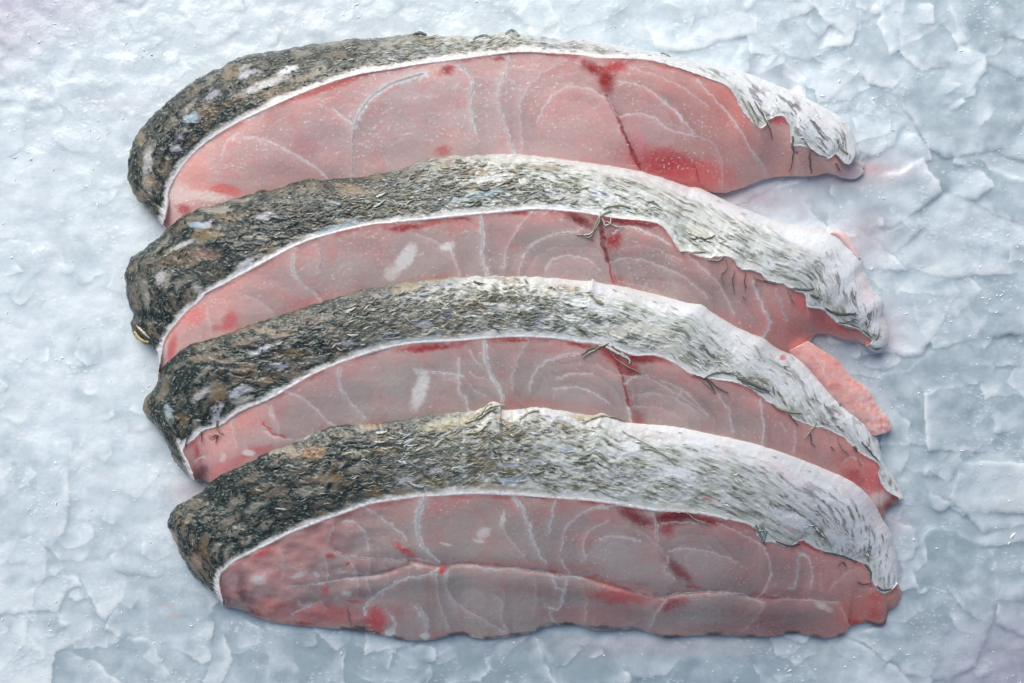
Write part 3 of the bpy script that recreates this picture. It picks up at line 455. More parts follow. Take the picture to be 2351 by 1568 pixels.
# ------------------------------------------------------------------ skin paint
def paint_skin(k, px, py, s, t, L):
    """s along in tracing units, t 0 at far edge .. 1 at the cut rim, L the local width"""
    seed = 500 + 77 * k; v = t * L
    dark, dark2 = lin((46, 57, 55)), lin((20, 29, 30)); brown, brown2 = lin((118, 110, 96)), lin((94, 90, 78))
    beige, olive = lin((154, 152, 142)), lin((120, 118, 96)); silver, white = lin((206, 212, 210)), lin((226, 233, 237))
    lil = lin((186, 190, 204)); grey = lin((132, 131, 134)); pale = lin((188, 190, 178))
    zx = px + 60 * fbm(px / 170, py / 60, seed + 1, 3)
    shift = (-60, 0, -30, 30)[k]
    zm = ss(780 + shift, 1120 + shift, zx + (t - .5) * 120)        # toward silver middle
    zr = ss(1330 + shift, 1640 + shift, zx - (t - .35) * 260)      # toward white right
    # left: dark net with brown / beige pockets in rows
    qx = s + 15 * fbm(s / 46, v / 30, seed + 2, 3); qy = v + 9 * fbm(s / 46, v / 30, seed + 3, 3)
    f1, ed, rid = voro(qx / 70, qy / 29 + .0 * qx, seed + 4)
    pocket = ss(.08, .50, ed + .20 * fbm(s / 11, v / 7, seed + 5, 3))
    pc = mix(mix(np.broadcast_to(brown, px.shape + (3,)), brown2, ss(.3, .5, rid)), beige, ss(.62, .8, rid) * .8)
    pc = mix(pc, lil, ((rid > .93) & (f1 < .42)) * .85)
    n = fbm(s / 55, v / 22, seed + 6, 4)
    drk = mix(np.broadcast_to(dark, px.shape + (3,)), dark2, ss(-.2, .4, fbm(s / 18, v / 9, seed + 7, 3)))
    left = mix(drk, pc, np.clip(pocket * ss(-.30, .06, fbm(s / 85, v / 34, seed + 6, 2) + .12 * np.sin(t * 7.0 + k * 1.3) + .02) , 0, 1) * .9)
    left = mix(left, lin((94, 100, 94)), ss(.05, .4, fbm(s / 26, v / 12, seed + 36, 4)) * .4)
    gr = perlin(s / 5.5, v / 3.4, seed + 8) * .6 + perlin(s / 2.9, v / 2.3, seed + 9) * .5
    pk = np.clip(pocket * ss(-.30, .06, fbm(s / 85, v / 34, seed + 6, 2) + .12 * np.sin(t * 7.0 + k * 1.3) + .02), 0, 1)
    left = left * (1 + (.52 - .30 * pk) * gr)[..., None]
    fl = ss(.3, .52, perlin(s / 9, v / 3.2, seed + 10) * .7 + perlin(s / 4, v / 2.6, seed + 13) * .5)
    left = mix(left, lin((146, 162, 154)), fl * .8 * (1 - .75 * pk))
    row = np.floor(qy / 15.5); lu = qx / 33 + .5 * (row % 2); fv = qy / 15.5 - row; fu = lu - np.floor(lu) - .9 * (fv - .5) ** 2; fu = fu - np.floor(fu)
    sedge = np.exp(-((fu - .93) / .06) ** 2) * (.5 + .5 * perlin(s / 20, v / 20, seed + 91)); lid = h01(np.floor(lu).astype(int), row.astype(int), seed + 92)
    left = left * (1 - .28 * sedge + .22 * (lid - .5) + .18 * np.exp(-((fu - .10) / .07) ** 2))[..., None]  # last term paints a pale highlight beside each dark scale edge
    # middle: silver and olive shreds
    st1 = fbm(s / 46 + v / 60, v / 7.5, seed + 14, 4); st2 = perlin(s / 15, v / 3.4, seed + 15)
    mid = mix(np.broadcast_to(pale, px.shape + (3,)), silver, ss(-.3, .3, st1))
    mid = mix(mid, olive, ss(.02, .34, fbm(s / 70, v / 20, seed + 16, 4)) * .75)
    f1b, edb, ridb = voro(qx / 70, qy / 30, seed + 17)
    mid = mix(mid, lin((150, 122, 82)), ((ridb > .62) * ss(.12, .4, edb)) * .6)
    mid = mix(mid, lil, ((ridb < .16) * ss(.1, .3, edb)) * .8)
    core = ss(.2, .42, t + .12 * fbm(s / 50, v / 30, seed + 37, 2)) * (1 - ss(.72, .92, t + .12 * fbm(s / 40, v / 30, seed + 38, 2)))
    mid = mix(mid, lin((92, 98, 86)), core * ss(-.3, .3, fbm(s / 22, v / 7, seed + 39, 4)) * .6)
    mid = mix(mid, lin((70, 76, 66)), ss(.18, .42, st2 * .7 + st1 * .45) * (.35 + .55 * core))
    mid = mix(mid, lin((226, 230, 224)), ss(.26, .42, -st2 * .75 - st1 * .3) * .75)
    mid = mid * (1 + .12 * gr - .22 * sedge + .20 * (lid - .5))[..., None]
    # right: white hide with slanted grey dashes
    a = .30; uu = s * math.cos(a) + v * math.sin(a); vv = -s * math.sin(a) + v * math.cos(a)
    d1 = perlin(uu / 52, vv / 10.5, seed + 20) + .35 * perlin(uu / 15, vv / 4, seed + 21)
    d2 = perlin(uu / 17, vv / 3.6, seed + 22)
    zone = ss(.02, .4, t) * (1 - .5 * ss(.86, 1, t)); dens = zone * ss(-.5, .1, fbm(s / 120, v / 40, seed + 23, 2) + .18)
    right = mix(np.broadcast_to(white, px.shape + (3,)), lin((236, 220, 222)), ss(.05, .5, fbm(s / 40, v / 14, seed + 24, 3)) * .55)
    right = mix(right, grey, ss(.06, .40, d1) * dens * .85)
    right = mix(right, lin((92, 94, 92)), ss(.30, .5, d1 * .5 + d2 * .5) * dens * .5)
    lowr = ss(.62, .95, t + .18 * fbm(s / 24, v / 12, seed + 25, 3)) * (1 - ss(1750, 1950, px) * .3)
    fib = perlin(uu / 30, vv / 2.6, seed + 26)
    right = mix(right, mix(np.broadcast_to(lin((196, 202, 192)), px.shape + (3,)), lin((96, 98, 84)), ss(.05, .4, fib)), lowr * .8)
    a2 = .16; u2 = s * math.cos(a2) + v * math.sin(a2); v2 = -s * math.sin(a2) + v * math.cos(a2)
    q1 = perlin(u2 / 80, v2 / 5.2, seed + 60) * .6 + perlin(u2 / 34, v2 / 3.2, seed + 61) * .5; q2 = fbm(s / 60, v / 22, seed + 62, 3)
    sil = mix(np.broadcast_to(lin((200, 208, 206)), px.shape + (3,)), lin((166, 175, 162)), ss(-.1, .4, q2))
    sil = mix(sil, lin((148, 150, 132)), ss(.05, .35, q1 + q2 * .3) * .75); sil = mix(sil, lin((84, 88, 78)), ss(.28, .5, q1 + q2 * .25) * .8)
    sil = mix(sil, lin((236, 240, 240)), ss(.2, .45, -q1) * .7)
    zs = ss(1130, 1330, zx + (t - .5) * 60) * (1 - ss(1680, 2060, zx - (t - .5) * 420)) * ss(.10, .34, t + .1 * fbm(s / 40, v / 20, seed + 63, 2)) * (0 if k == 0 else 1)
    c = mix(left, mid, zm); c = mix(c, right, zr); c = mix(c, sil, zs * .92)
    if k == 0:
        c = mix(c, c * .8, ss(700, 900, px) * (1 - ss(1100, 1400, px)) * .8)
        c = mix(c, lin((196, 198, 202)), ss(1180, 1360, px) * (1 - ss(1560, 1760, px)) * ss(-.5, .1, fbm(s / 30, v / 8, seed + 30, 3)) * .6)
    # thin pale skin beyond the scales, at the far edge in the middle and right
    edge = (1 - ss(0, .2, t + .16 * fbm(s / 46, v / 22, seed + 31, 3))) * ss(1000, 1300, px)
    c = mix(c, lin((214, 216, 218)), edge * (.75 if k else .2))
    fe = (1 - t) * L + 7 * fbm(s / 34, v / 16, seed + 95, 3) + 7 * fbm(s / 110, s * 0, seed + 97, 2) + 3 * perlin(s / 6, v / 5, seed + 96)
    c = mix(c, lin((228, 231, 231)) * (1 + .07 * gr)[..., None], (1 - ss(5, 17, fe)) * (.66 + .26 * ss(-.3, .2, fbm(s / 26, v / 12, seed + 98, 3)) - .35 * ss(1600, 1750, px)))
    sat = ss(0, 1, t)
    bl = np.zeros(px.shape)
    for (f, x, y, rx, ry, a_, colr, stg) in SKINB[k]:
        x0, y0, kk = CR[f]; X = x0 + kk * x; Y = y0 + kk * y; RX = rx * kk; RY = ry * kk; mr_ = max(RX, RY) * 1.7 + 10
        m = (np.abs(px - X) < mr_) & (np.abs(py - Y) < mr_)
        if not m.any(): continue
        dx = px[m] - X + 5 * fbm(px[m] / 15, py[m] / 11, seed + 51, 3); dy = py[m] - Y + 5 * fbm(px[m] / 15, py[m] / 11, seed + 52, 3); ca, sa = math.cos(a_), math.sin(a_)
        d = np.hypot((dx * ca + dy * sa) / RX, (-dx * sa + dy * ca) / RY) + .35 * fbm(px[m] / 9, py[m] / 6, seed + 53, 3)
        w = stg * (1 - ss(.5, 1.2, d)); w = w * (.78 + .22 * ss(-.4, .3, gr[m]))
        c[m] = mix(c[m], lin(colr) * (1 + .10 * gr[m])[:, None], w); bl[m] = np.maximum(bl[m], w * (min(colr) > 120))
    # relief
    rel = .00042 * fbm(s / 34, v / 18, seed + 33, 3) + .00016 * (pk - .4) * (1 - zm)
    rel = rel + .00020 * (fu - .5) * (1 - zr) * (1 - .5 * zm)
    rel = rel * (1 - .5 * zr) + (.00014 * gr * (1 - zr) + .00020 * st2 * zm * (1 - zr)) - .00022 * ss(.2, .5, d1) * zr * dens
    rel = rel * (1 - .45 * bl) + .00020 * fib * lowr * zr
    return np.clip(c, .004, .9), rel, bl

def tangent_arc(C):
    return np.r_[0, np.cumsum(np.hypot(*np.diff(C, axis=0).T))]

RIDGE = .0185
def end_profile(px, k):
    x0 = (300, 290, 330, 390)[k]; x1 = (2010, 2040, 2075, 2070)[k]
    return np.clip(.34 + .66 * ss(0, 330, px - x0), 0, 1) * np.clip(.30 + .70 * ss(0, 420, x1 - px), 0, 1)

STK = []
def flesh_height_below(k, px, py):
    """height of the flesh of steak k under the given points, from its dense grid"""
    G = STK[k]['flesh_pts']; Z = STK[k]['flesh_z']
    out = np.empty(len(px))
    for i0 in range(0, len(px), 256):
        d = (px[i0:i0 + 256, None] - G[None, :, 0]) ** 2 + (py[i0:i0 + 256, None] - G[None, :, 1]) ** 2
        j = np.argpartition(d, 3, axis=1)[:, :3]
        w = 1 / (np.take_along_axis(d, j, 1) + 1); out[i0:i0 + 256] = (Z[j] * w).sum(1) / w.sum(1)
        out[i0:i0 + 256][d.min(1) > 900] = -1
    return out

GROUP = "fish steaks laid overlapping on crushed ice"
def smooth1(a, n):
    k_ = np.ones(n) / n; return np.convolve(np.pad(a, n // 2, mode='edge'), k_, mode='valid')[:len(a)]

for k in range(4):
    T = ST[k]
    A = catmull(T['A'], 6000); B = catmull(T['B'], 6000); Cc = catmull(T['C'], 6000)
    # ---- skin grid
    key, ia, ib = matched(A, B, T['AB'], 0)
    ns = 980; u = np.linspace(0, 1, ns)
    ja = np.interp(u, key, ia); jb = np.interp(u, key, ib)
    ja = np.interp(np.arange(ns), np.arange(ns), smooth1(ja, 31)); jb = smooth1(jb, 31)
    ja[0] = 0; jb[0] = 0; ja[-1] = 5999; jb[-1] = 5999
    def at(Cv, j): return np.stack([np.interp(j, np.arange(6000), Cv[:, 0]), np.interp(j, np.arange(6000), Cv[:, 1])], 1)
    Ae = at(A, ja); Be = at(B, jb)
    # ragged far edge
    tg = np.gradient(Ae, axis=0); tg /= np.linalg.norm(tg, axis=1)[:, None] + 1e-9; nr = np.stack([tg[:, 1], -tg[:, 0]], 1)
    sA = tangent_arc(Ae)
    rag = (2.2 + 2.6 * (Ae[:, 0] < 1250)) * fbm(sA / 24, sA * 0 + k, 900 + k, 4) + 2.5 * np.maximum(perlin(sA / 37, sA * 0 + 3.3, 950 + k), 0) ** 2 * (Ae[:, 0] < 1500)
    fade = ss(0, 60, sA) * ss(0, 60, sA[-1] - sA)
    Ae = Ae + nr * (rag * fade)[:, None]
    sB = tangent_arc(Be); tgB = np.gradient(Be, axis=0); tgB /= np.linalg.norm(tgB, axis=1)[:, None] + 1e-9; nB = np.stack([tgB[:, 1], -tgB[:, 0]], 1)
    ragB = (.8 + 2.2 * ss(1450, 1650, Be[:, 0])) * fbm(sB / 12, sB * 0 + 1.7 * k, 970 + k, 3)
    Be = Be + nB * (ragB * ss(0, 60, sB) * ss(0, 60, sB[-1] - sB))[:, None]
    zB = RIDGE * end_profile(Be[:, 0], k) * (1 if k else .92)
    lowend = .0042 if k else .0026
    zB = np.maximum(zB, lowend)
    if k == 0:
        zA = .25 * zB + .002
    else:
        hb = flesh_height_below(k - 1, Ae[:, 0], Ae[:, 1])
        zA = np.where(hb > 0, hb + .0012, .0035)
        zA = np.minimum(zA, zB * .85)
        zA = smooth1(zA, 41)
    zA = np.maximum(zA, .0032)
    nt_ = 84; t = np.linspace(0, 1, nt_)[None, :]
    PXs = Ae[:, None, 0] * (1 - t) + Be[:, None, 0] * t; PYs = Ae[:, None, 1] * (1 - t) + Be[:, None, 1] * t
    Lw = np.hypot(*(Be - Ae).T)[:, None]
    bul = np.sin(np.pi * t ** .7) * .0022 * np.clip(Lw / 120, .2, 1) * 1.1
    Zs = zA[:, None] + (zB - zA)[:, None] * (t ** .9) + bul
    ssn = (sA + sB)[:, None] / 2 + 0 * t
    col, rel, blm = paint_skin(k, PXs, PYs, ssn, t + 0 * PXs, Lw + 0 * t)
    ef = ss(0, .06, t) * (1 - ss(.84, .98, t))
    Zs = Zs + rel * ef
    th = bpy.data.objects.new("fish_steak", None)
    cx, cy = (1180, (300, 620, 880, 1260)[k])
    org = to_world(cx, cy, -.002); th.location = org
    link(th); th['label'] = LAB[k]; th['category'] = "fish steak"; th['group'] = GROUP
    th.empty_display_size = .01
    Vs = to_world(PXs, PYs, Zs) - org
    # far side of the skin, running down and under
    inn = Ae + nr * -14; deep = Ae + nr * -60 * fade[:, None]
    wall1 = to_world(inn[:, 0], inn[:, 1], zA - .0025) - org
    wall2 = to_world(deep[:, 0], deep[:, 1], zA * 0 - .004) - org
    Vw = np.stack([Vs[:, 0], wall1, wall2], 1)
    cw = np.stack([col[:, 0], col[:, 0] * .9, col[:, 0] * .8], 1)
    allV = np.vstack([Vs.reshape(-1, 3), Vw.reshape(-1, 3)]); allC = np.vstack([col.reshape(-1, 3), cw.reshape(-1, 3)])
    Q = np.vstack([grid_quads(ns, nt_), grid_quads(ns, 3, off=ns * nt_, flip=True)])
    o = bpy.data.objects.new("skin", mesh_np("skin", allV, Q, col=allC, mats=[M_SKIN])); link(o, th)
    # ---- fat rim: a raised pale strip along the cut edge
    keep = slice(8, ns - 8)
    sr = sB[keep]; nrr = 9; tt = np.linspace(0, 1, nrr)[None, :]
    wid = (10 + 6 * fbm(sr / 60, sr * 0 + .5, 1200 + k, 3)) * (1 - .45 * ss(1560, 1720, Be[keep, 0])) * ss(0, 40, sr - sr[0]) * ss(0, 30, sr[-1] - sr)
    top = 3.5 * perlin(sr / 22, sr * 0 + 2.5, 1210 + k) + .7 * perlin(sr / 6, sr * 0 + 4.5, 1215 + k)
    dirn = (Ae - Be)[keep]; dirn = dirn / (np.linalg.norm(dirn, axis=1)[:, None] + 1e-9)
    off = (-3.0 + (wid * 1.25 + 3 + top * ss(4, 12, wid))[:, None] * tt)
    RX = Be[keep, 0][:, None] + dirn[:, 0:1] * off; RY = Be[keep, 1][:, None] + dirn[:, 1:2] * off
    slope = ((zB - zA) / np.maximum(Lw[:, 0], 30))[keep][:, None]
    RZ = zB[keep][:, None] - slope * np.maximum(off, 0) * .9 - .00006 * np.maximum(-off, 0) + np.sin(np.pi * np.clip(tt, 0, 1)) * .00008 + .00010 + .00005 * perlin(RX / 13, RY / 10, 1220)
    frc = mix(np.broadcast_to(lin((224, 227, 228)), RX.shape + (3,)), lin((196, 184, 184)), ss(-.1, .4, fbm(RX / 12, RY / 8, 1230 + k, 3)) * .7)
    frc = mix(frc, lin((206, 160, 158)), (1 - ss(.02, .3, tt + .25 * perlin(RX / 7, RY / 7, 1244))) * .6)
    frc = mix(frc, col[keep, -9][:, None] + 0 * lin((186, 184, 176)), ss(.5, 1.0, tt + .3 * perlin(RX / 8, RY / 6, 1241)) * .85)
    frc = frc * (1 + .10 * perlin(RX / 5, RY / 5, 1240))[..., None]
    o = bpy.data.objects.new("fat_rim", mesh_np("fat_rim", to_world(RX, RY, RZ) - org, grid_quads(RX.shape[0], nrr, flip=True), col=frc, mats=[M_FAT])); link(o, th)
    # ---- flesh grid
    key, ib2, ic = matched(B, Cc, T['BC'], 0)
    nf = 800; u = np.linspace(0, 1, nf)
    jb2 = smooth1(np.interp(u, key, ib2), 31); jc = smooth1(np.interp(u, key, ic), 31)
    jb2[0] = 0; jc[0] = 0; jb2[-1] = 5999; jc[-1] = 5999
    Bf = at(B, jb2); Cf = at(Cc, jc)
    ntf = 190 if k == 3 else 176
    t = (np.linspace(0, 1, ntf) ** (1.0 if k == 3 else 1.12))[None, :]
    tc = np.gradient(Cf, axis=0); tc /= np.linalg.norm(tc, axis=1)[:, None] + 1e-9; nc = np.stack([-tc[:, 1], tc[:, 0]], 1)
    sC = tangent_arc(Cf)
    Cf = Cf + nc * ((1.6 * fbm(sC / 16, sC * 0 + .3, 1300 + k, 4)) * ss(0, 50, sC) * ss(0, 50, sC[-1] - sC))[:, None]
    Pf = Bf[:, None] * (1 - t[..., None]) + Cf[:, None] * t[..., None]
    # hide the top edge under the fat rim
    zBf = np.maximum(RIDGE * end_profile(Bf[:, 0], k) * (1 if k else .92), lowend)
    hid = 60 * (1 - ss(0, 1, 1))
    zC = np.full(nf, .0019) if k == 3 else np.full(nf, .0022)
    zC = np.minimum(zC, zBf * .8)
    Zf = zBf[:, None] + (zC - zBf)[:, None] * (t ** 1.08)
    Lf = np.hypot(*(Cf - Bf).T)[:, None]
    Zf = Zf + np.sin(np.pi * np.clip(t, 0, 1)) * .0012 * np.clip(Lf / 200, 0, 1)
    px, py = Pf[..., 0], Pf[..., 1]
    Zf = Zf + .0005 * fbm(px / 150, py / 100, 1400 + k, 2) * np.clip(Lf / 120, 0, 1)
    fcol, frel = paint_flesh(k, px, py, t * Lf)
    red_edge = (1 - ss(4, 15, t * Lf + 6 * fbm(px / 16, py / 16, 1410 + k, 3))) * ss(-.1, .35, fbm(px / 70, py * 0, 1420 + k, 2) + .15)
    fcol = mix(fcol, lin((188, 84, 80)), red_edge * .55)
    if k == 3:
        fold = catmull(np.vstack([P('j', [(1150,870),(1450,820),(1650,800),(1900,715)]), P('k', [(150,700),(370,740),(560,722),(900,752),(1180,785),(1420,820),(1700,900),(1950,970),(2150,935)]), P('l', [(0,972),(150,938),(500,932),(700,975),(1100,985),(1350,1030)])]), 60)
        dF, tF = polydist(px, py, fold); below = py > np.interp(px, fold[:, 0], fold[:, 1])
        env = ss(0, .12, tF) * (1 - ss(.9, 1, tF))
        Zf = Zf - .00045 * np.exp(-(dF / 5) ** 2) * env * ss(-.5, .3, fbm(px / 50, py / 50, 1451, 2)) + .00050 * np.exp(-((dF - 26) / 24) ** 2) * env * np.where(below, 1.2, .5)
        fcol = mix(fcol, lin((206, 150, 146)), np.exp(-(dF / 10) ** 2) * env * .5 * ss(-.3, .3, fbm(px / 40, py / 40, 1450, 2)))
    if k == 3:
        lump = 1 - ss(720, 980, px); Zf = Zf + .0007 * lump * fbm(px / 55, py / 40, 1460, 2) * ss(0, .06, t) * (1 - ss(.94, 1, t)); fcol = mix(fcol, lin((226, 176, 172)), lump * .4 * ss(-.1, .4, fbm(px / 45, py / 34, 1461, 3)))
    if k == 3:   # dark wet lower border where skin of the far side shows
        be = (1 - ss(2, 10, (1 - t) * Lf)) * ss(-.1, .2, fbm(px / 60, py * 0, 1430, 2)) * (px > 780)
        fcol = mix(fcol, lin((92, 74, 78)), be * .85)
    if k == 0:
        fcol = mix(fcol, lin((222, 214, 216)), ss(1890, 1990, px) * .92); Zf = Zf * (1 - .72 * ss(1900, 1990, px))
    efz = ss(0, .03, t) * (1 - ss(.98, 1, t))
    Zf = Zf + frel * efz + .00006 * fbm(px / 11, py / 11, 1440 + k, 3) * efz
    STK.append(dict(flesh_pts=Pf[::5, ::6].reshape(-1, 2), flesh_z=Zf[::5, ::6].ravel(), Ae=Ae, Be=Be, zA=zA, zB=zB, sA=sA, sB=sB, Lw=Lw[:, 0], PX=PXs, PY=PYs, Z=Zs, col=col, org=org, th=th, bl=blm))
    Vf = to_world(px, py, Zf) - org
    e1 = Cf + nc * -5; e2 = Cf + nc * -22
    w0 = to_world(Cf[:, 0] + nc[:, 0] * 1.2, Cf[:, 1] + nc[:, 1] * 1.2, zC - .0012) - org
    w1 = to_world(e1[:, 0], e1[:, 1], zC - .0035) - org; w2 = to_world(e2[:, 0], e2[:, 1], zC * 0 - .005) - org
    Vk = np.stack([Vf[:, -1], w0, w1, w2], 1); ck = np.stack([fcol[:, -1], fcol[:, -1] * .9, fcol[:, -1] * .85, fcol[:, -1] * .8], 1)
    allV = np.vstack([Vf.reshape(-1, 3), Vk.reshape(-1, 3)]); allC = np.vstack([fcol.reshape(-1, 3), ck.reshape(-1, 3)])
    Q = np.vstack([grid_quads(nf, ntf), grid_quads(nf, 4, off=nf * ntf)])
    o = bpy.data.objects.new("flesh", mesh_np("flesh", allV, Q, col=allC, mats=[M_FLESH])); link(o, th)
    STK[-1]['fgrid'] = (px, py, Zf)

    # ---- membranes: the strong white sheets between the muscle blocks stand a little proud
    G = Pf[::2, ::2].reshape(-1, 2); GZ = Zf[::2, ::2].ravel()
    for li, (f, pts, w0_, w1_, colr, stg) in enumerate(LINES[k]):
        if min(colr) < 150 or stg < .6 or max(w0_, w1_) < 16: continue
        kk = CR[f][2]; c0 = catmull(P(f, pts), 90); tg2 = np.gradient(c0, axis=0); tg2 /= np.linalg.norm(tg2, axis=1)[:, None] + 1e-9
        n2 = np.stack([-tg2[:, 1], tg2[:, 0]], 1); la = tangent_arc(c0)
        hw = np.linspace(w0_, w1_, 90) * kk * .18 * (1 + .8 * fbm(la / 7, la * 0 + li, 1500 + k, 3)); hw = np.maximum(hw, .8) * np.sqrt(np.clip(np.minimum(la, la[-1] - la) / 10, 0, 1))
        c0 = c0 + n2 * (1.6 * fbm(la / 10, la * 0 + li + .5, 1510 + k, 3))[:, None]
        rows = np.array([-1.15, -.6, 0, .6, 1.15]); hz = np.array([-.00003, .00003, .00005, .00003, -.00003])
        RP = c0[:, None] + n2[:, None] * (hw[:, None] * rows)[..., None]
        zz = np.empty(90)
        for q in range(90):
            d = (G[:, 0] - c0[q, 0]) ** 2 + (G[:, 1] - c0[q, 1]) ** 2; zz[q] = GZ[d.argmin()]
            if d.min() > 60: zz[q] = np.nan
        if np.isnan(zz).any(): continue
        zz = smooth1(zz, 5); gz = np.gradient(Zf, axis=1)
        slope_t = -RIDGE / 330
        RZ = zz[:, None] + slope_t * (RP[..., 1] - c0[:, None, 1]) + hz[None]
        mc = np.broadcast_to(lin(colr) * (.86 if colr == WH else .8), RP.shape[:2] + (3,)) * (1 + .12 * perlin(RP[..., 0] / 5, RP[..., 1] / 5, 77))[..., None]
        mc = mix(mc, lin((206, 176, 172)), (np.abs(rows) > .9)[None] * .5 + 0 * RZ)
        o = bpy.data.objects.new("membrane", mesh_np("membrane", to_world(RP[..., 0], RP[..., 1], RZ) - org, grid_quads(90, 5), col=np.clip(mc, 0, .9), mats=[M_MEMB])); link(o, th)

# ---- belly flap of the second steak
def blade(name, up, lo, n, m, zf, colf, parent, org, mat, bulge):
    U = catmull(up, n); Lc = catmull(lo, n); sU = tangent_arc(U)
    U = U + np.stack([1.4 * fbm(sU / 9, sU * 0, 61, 3), 1.4 * fbm(sU / 9, sU * 0, 62, 3)], 1)
    t = np.linspace(0, 1, m)[None, :, None]; R = U[:, None] * (1 - t) + Lc[:, None] * t
    z = zf(R[..., 0], R[..., 1]) + np.sin(np.pi * t[..., 0]) * bulge + .0003 * fbm(R[..., 0] / 24, R[..., 1] / 24, 63, 3)
    V = to_world(R[..., 0], R[..., 1], z) - org
    Vb = to_world(R[..., 0] * .98 + .02 * R[..., 0].mean(), R[..., 1] * .98 + .02 * R[..., 1].mean(), z * 0 - .004) - org
    c = colf(R[..., 0], R[..., 1])
    nV = n * m; Q = [grid_quads(n, m), grid_quads(n, m, off=nV, flip=True)]
    i = np.arange(n - 1) * m
    Q.append(np.stack([i, i + nV, i + m + nV, i + m], 1)); j = i + m - 1; Q.append(np.stack([j, j + m, j + m + nV, j + nV], 1))
    i = np.arange(m - 1); Q.append(np.stack([i, i + 1, i + 1 + nV, i + nV], 1)); j = i + (n - 1) * m; Q.append(np.stack([j, j + nV, j + 1 + nV, j + 1], 1))
    o = bpy.data.objects.new(name, mesh_np(name, np.vstack([V.reshape(-1, 3), Vb.reshape(-1, 3)]), np.vstack(Q), col=np.vstack([c.reshape(-1, 3), c.reshape(-1, 3) * .9]), mats=[mat]))
    return link(o, parent)
def flapcol(x, y):
    c = mix(np.broadcast_to(lin((234, 186, 178)), x.shape + (3,)), lin((232, 168, 162)), ss(-.2, .3, fbm(x / 30, y / 30, 71, 3)))
    end = ss(1930, 2010, x); c = mix(c, lin((240, 214, 212)), end * ss(-.15, .3, fbm(x / 9, y / 9, 72, 3)) * .8)
    c = mix(c, lin((222, 128, 128)), end * ss(.2, .45, fbm(x / 12, y / 12, 73, 3)) * .5)
    for pts in ([(1100,130),(1180,260),(1230,350)], [(1210,220),(1195,320)], [(1420,350),(1380,480)], [(1500,440),(1420,560)]):
        d, _ = polydist(x, y, P('i', pts)); c = mix(c, lin((236, 200, 194)), (1 - ss(.5, 3.4, d)) * .7)
    return c
s2 = STK[1]
o = blade("belly_flap", P('i', [(1085,75),(1130,105),(1300,220),(1400,340),(1530,440),(1600,560),(1680,650),(1698,740),(1600,768)]), P('i', [(940,150),(1000,260),(1120,400),(1250,560),(1350,660),(1420,720),(1500,780),(1560,780),(1590,766)]), 150, 44,
      lambda x, y: .0050 - .0012 * ss(1850, 2040, x), flapcol, s2['th'], s2['org'], M_FLESH, .0016)
o['label'] = "salmon pink strip of belly meat sticking out past the steak below"
o = blade("belly_edge", P('f', [(1260,262),(1330,268),(1390,320),(1450,420),(1475,470)]), P('f', [(1250,300),(1300,320),(1360,380),(1410,450),(1450,480)]), 40, 12,
      lambda x, y: .0042 + 0 * x, lambda x, y: np.broadcast_to(lin((238, 206, 206)), x.shape + (3,)).copy(), s2['th'], s2['org'], M_FLESH, .001)

# ------------------------------------------------------------------ loose scales and flakes on the skin
def skin_at(sk, i, j):
    return sk['PX'][i, j], sk['PY'][i, j], sk['Z'][i, j]
FLK = []
scale_cols = dict(left=[(50,60,57),(70,80,76),(112,126,118),(84,80,70),(30,38,37),(132,146,138),(60,70,68)],
                  mid=[(160,164,150),(146,150,128),(98,102,82),(184,190,184),(124,124,102),(74,80,64),(160,172,184)],
                  right=[(228,230,232),(120,118,120),(212,216,210),(150,150,142),(96,96,96),(236,230,236)])
def flake_mesh(colr, kind, seed):
    r = random.Random(seed)
    n = 7; V = []; C = []
    cl = lin(colr); L = 1.0; curl = r.uniform(-.25, .35); bend = r.uniform(-.18, .18)
    for i in range(n):
        u = i / (n - 1); w = (math.sin(math.pi * min(u * .86 + .1, 1)) ** .7) * (.32 if kind == 'mid' else .4) * r.uniform(.75, 1.15)
        if kind == 'right': w *= .6
        for v in (-1, 0, 1):
            V.append((u - .5 + .05 * r.uniform(-1, 1), v * w * .5 * r.uniform(.6, 1.3) + bend * math.sin(u * 3), .05 + curl * (u - .5) ** 2 * .8 + (0 if v else .05) + r.uniform(-.02, .02)))
            C.append(np.clip(cl * (r.uniform(.8, 1.15)) * (.8 if v else 1.05), 0, .9))
    Q = [(i * 3 + v, i * 3 + 3 + v, i * 3 + 4 + v, i * 3 + 1 + v) for i in range(n - 1) for v in (0, 1)]
    return np.array(V), np.array(Q), np.array(C)
PROTO = {}
for kind, cols in scale_cols.items():
    PROTO[kind] = []
    for ci, cc in enumerate(cols):
        for v in range(2):
            V, Q, C = flake_mesh(cc, kind, ci * 10 + v)
            PROTO[kind].append((V, Q, C, mesh_np("scale", V, Q, col=C, mats=[M_SCALE])))

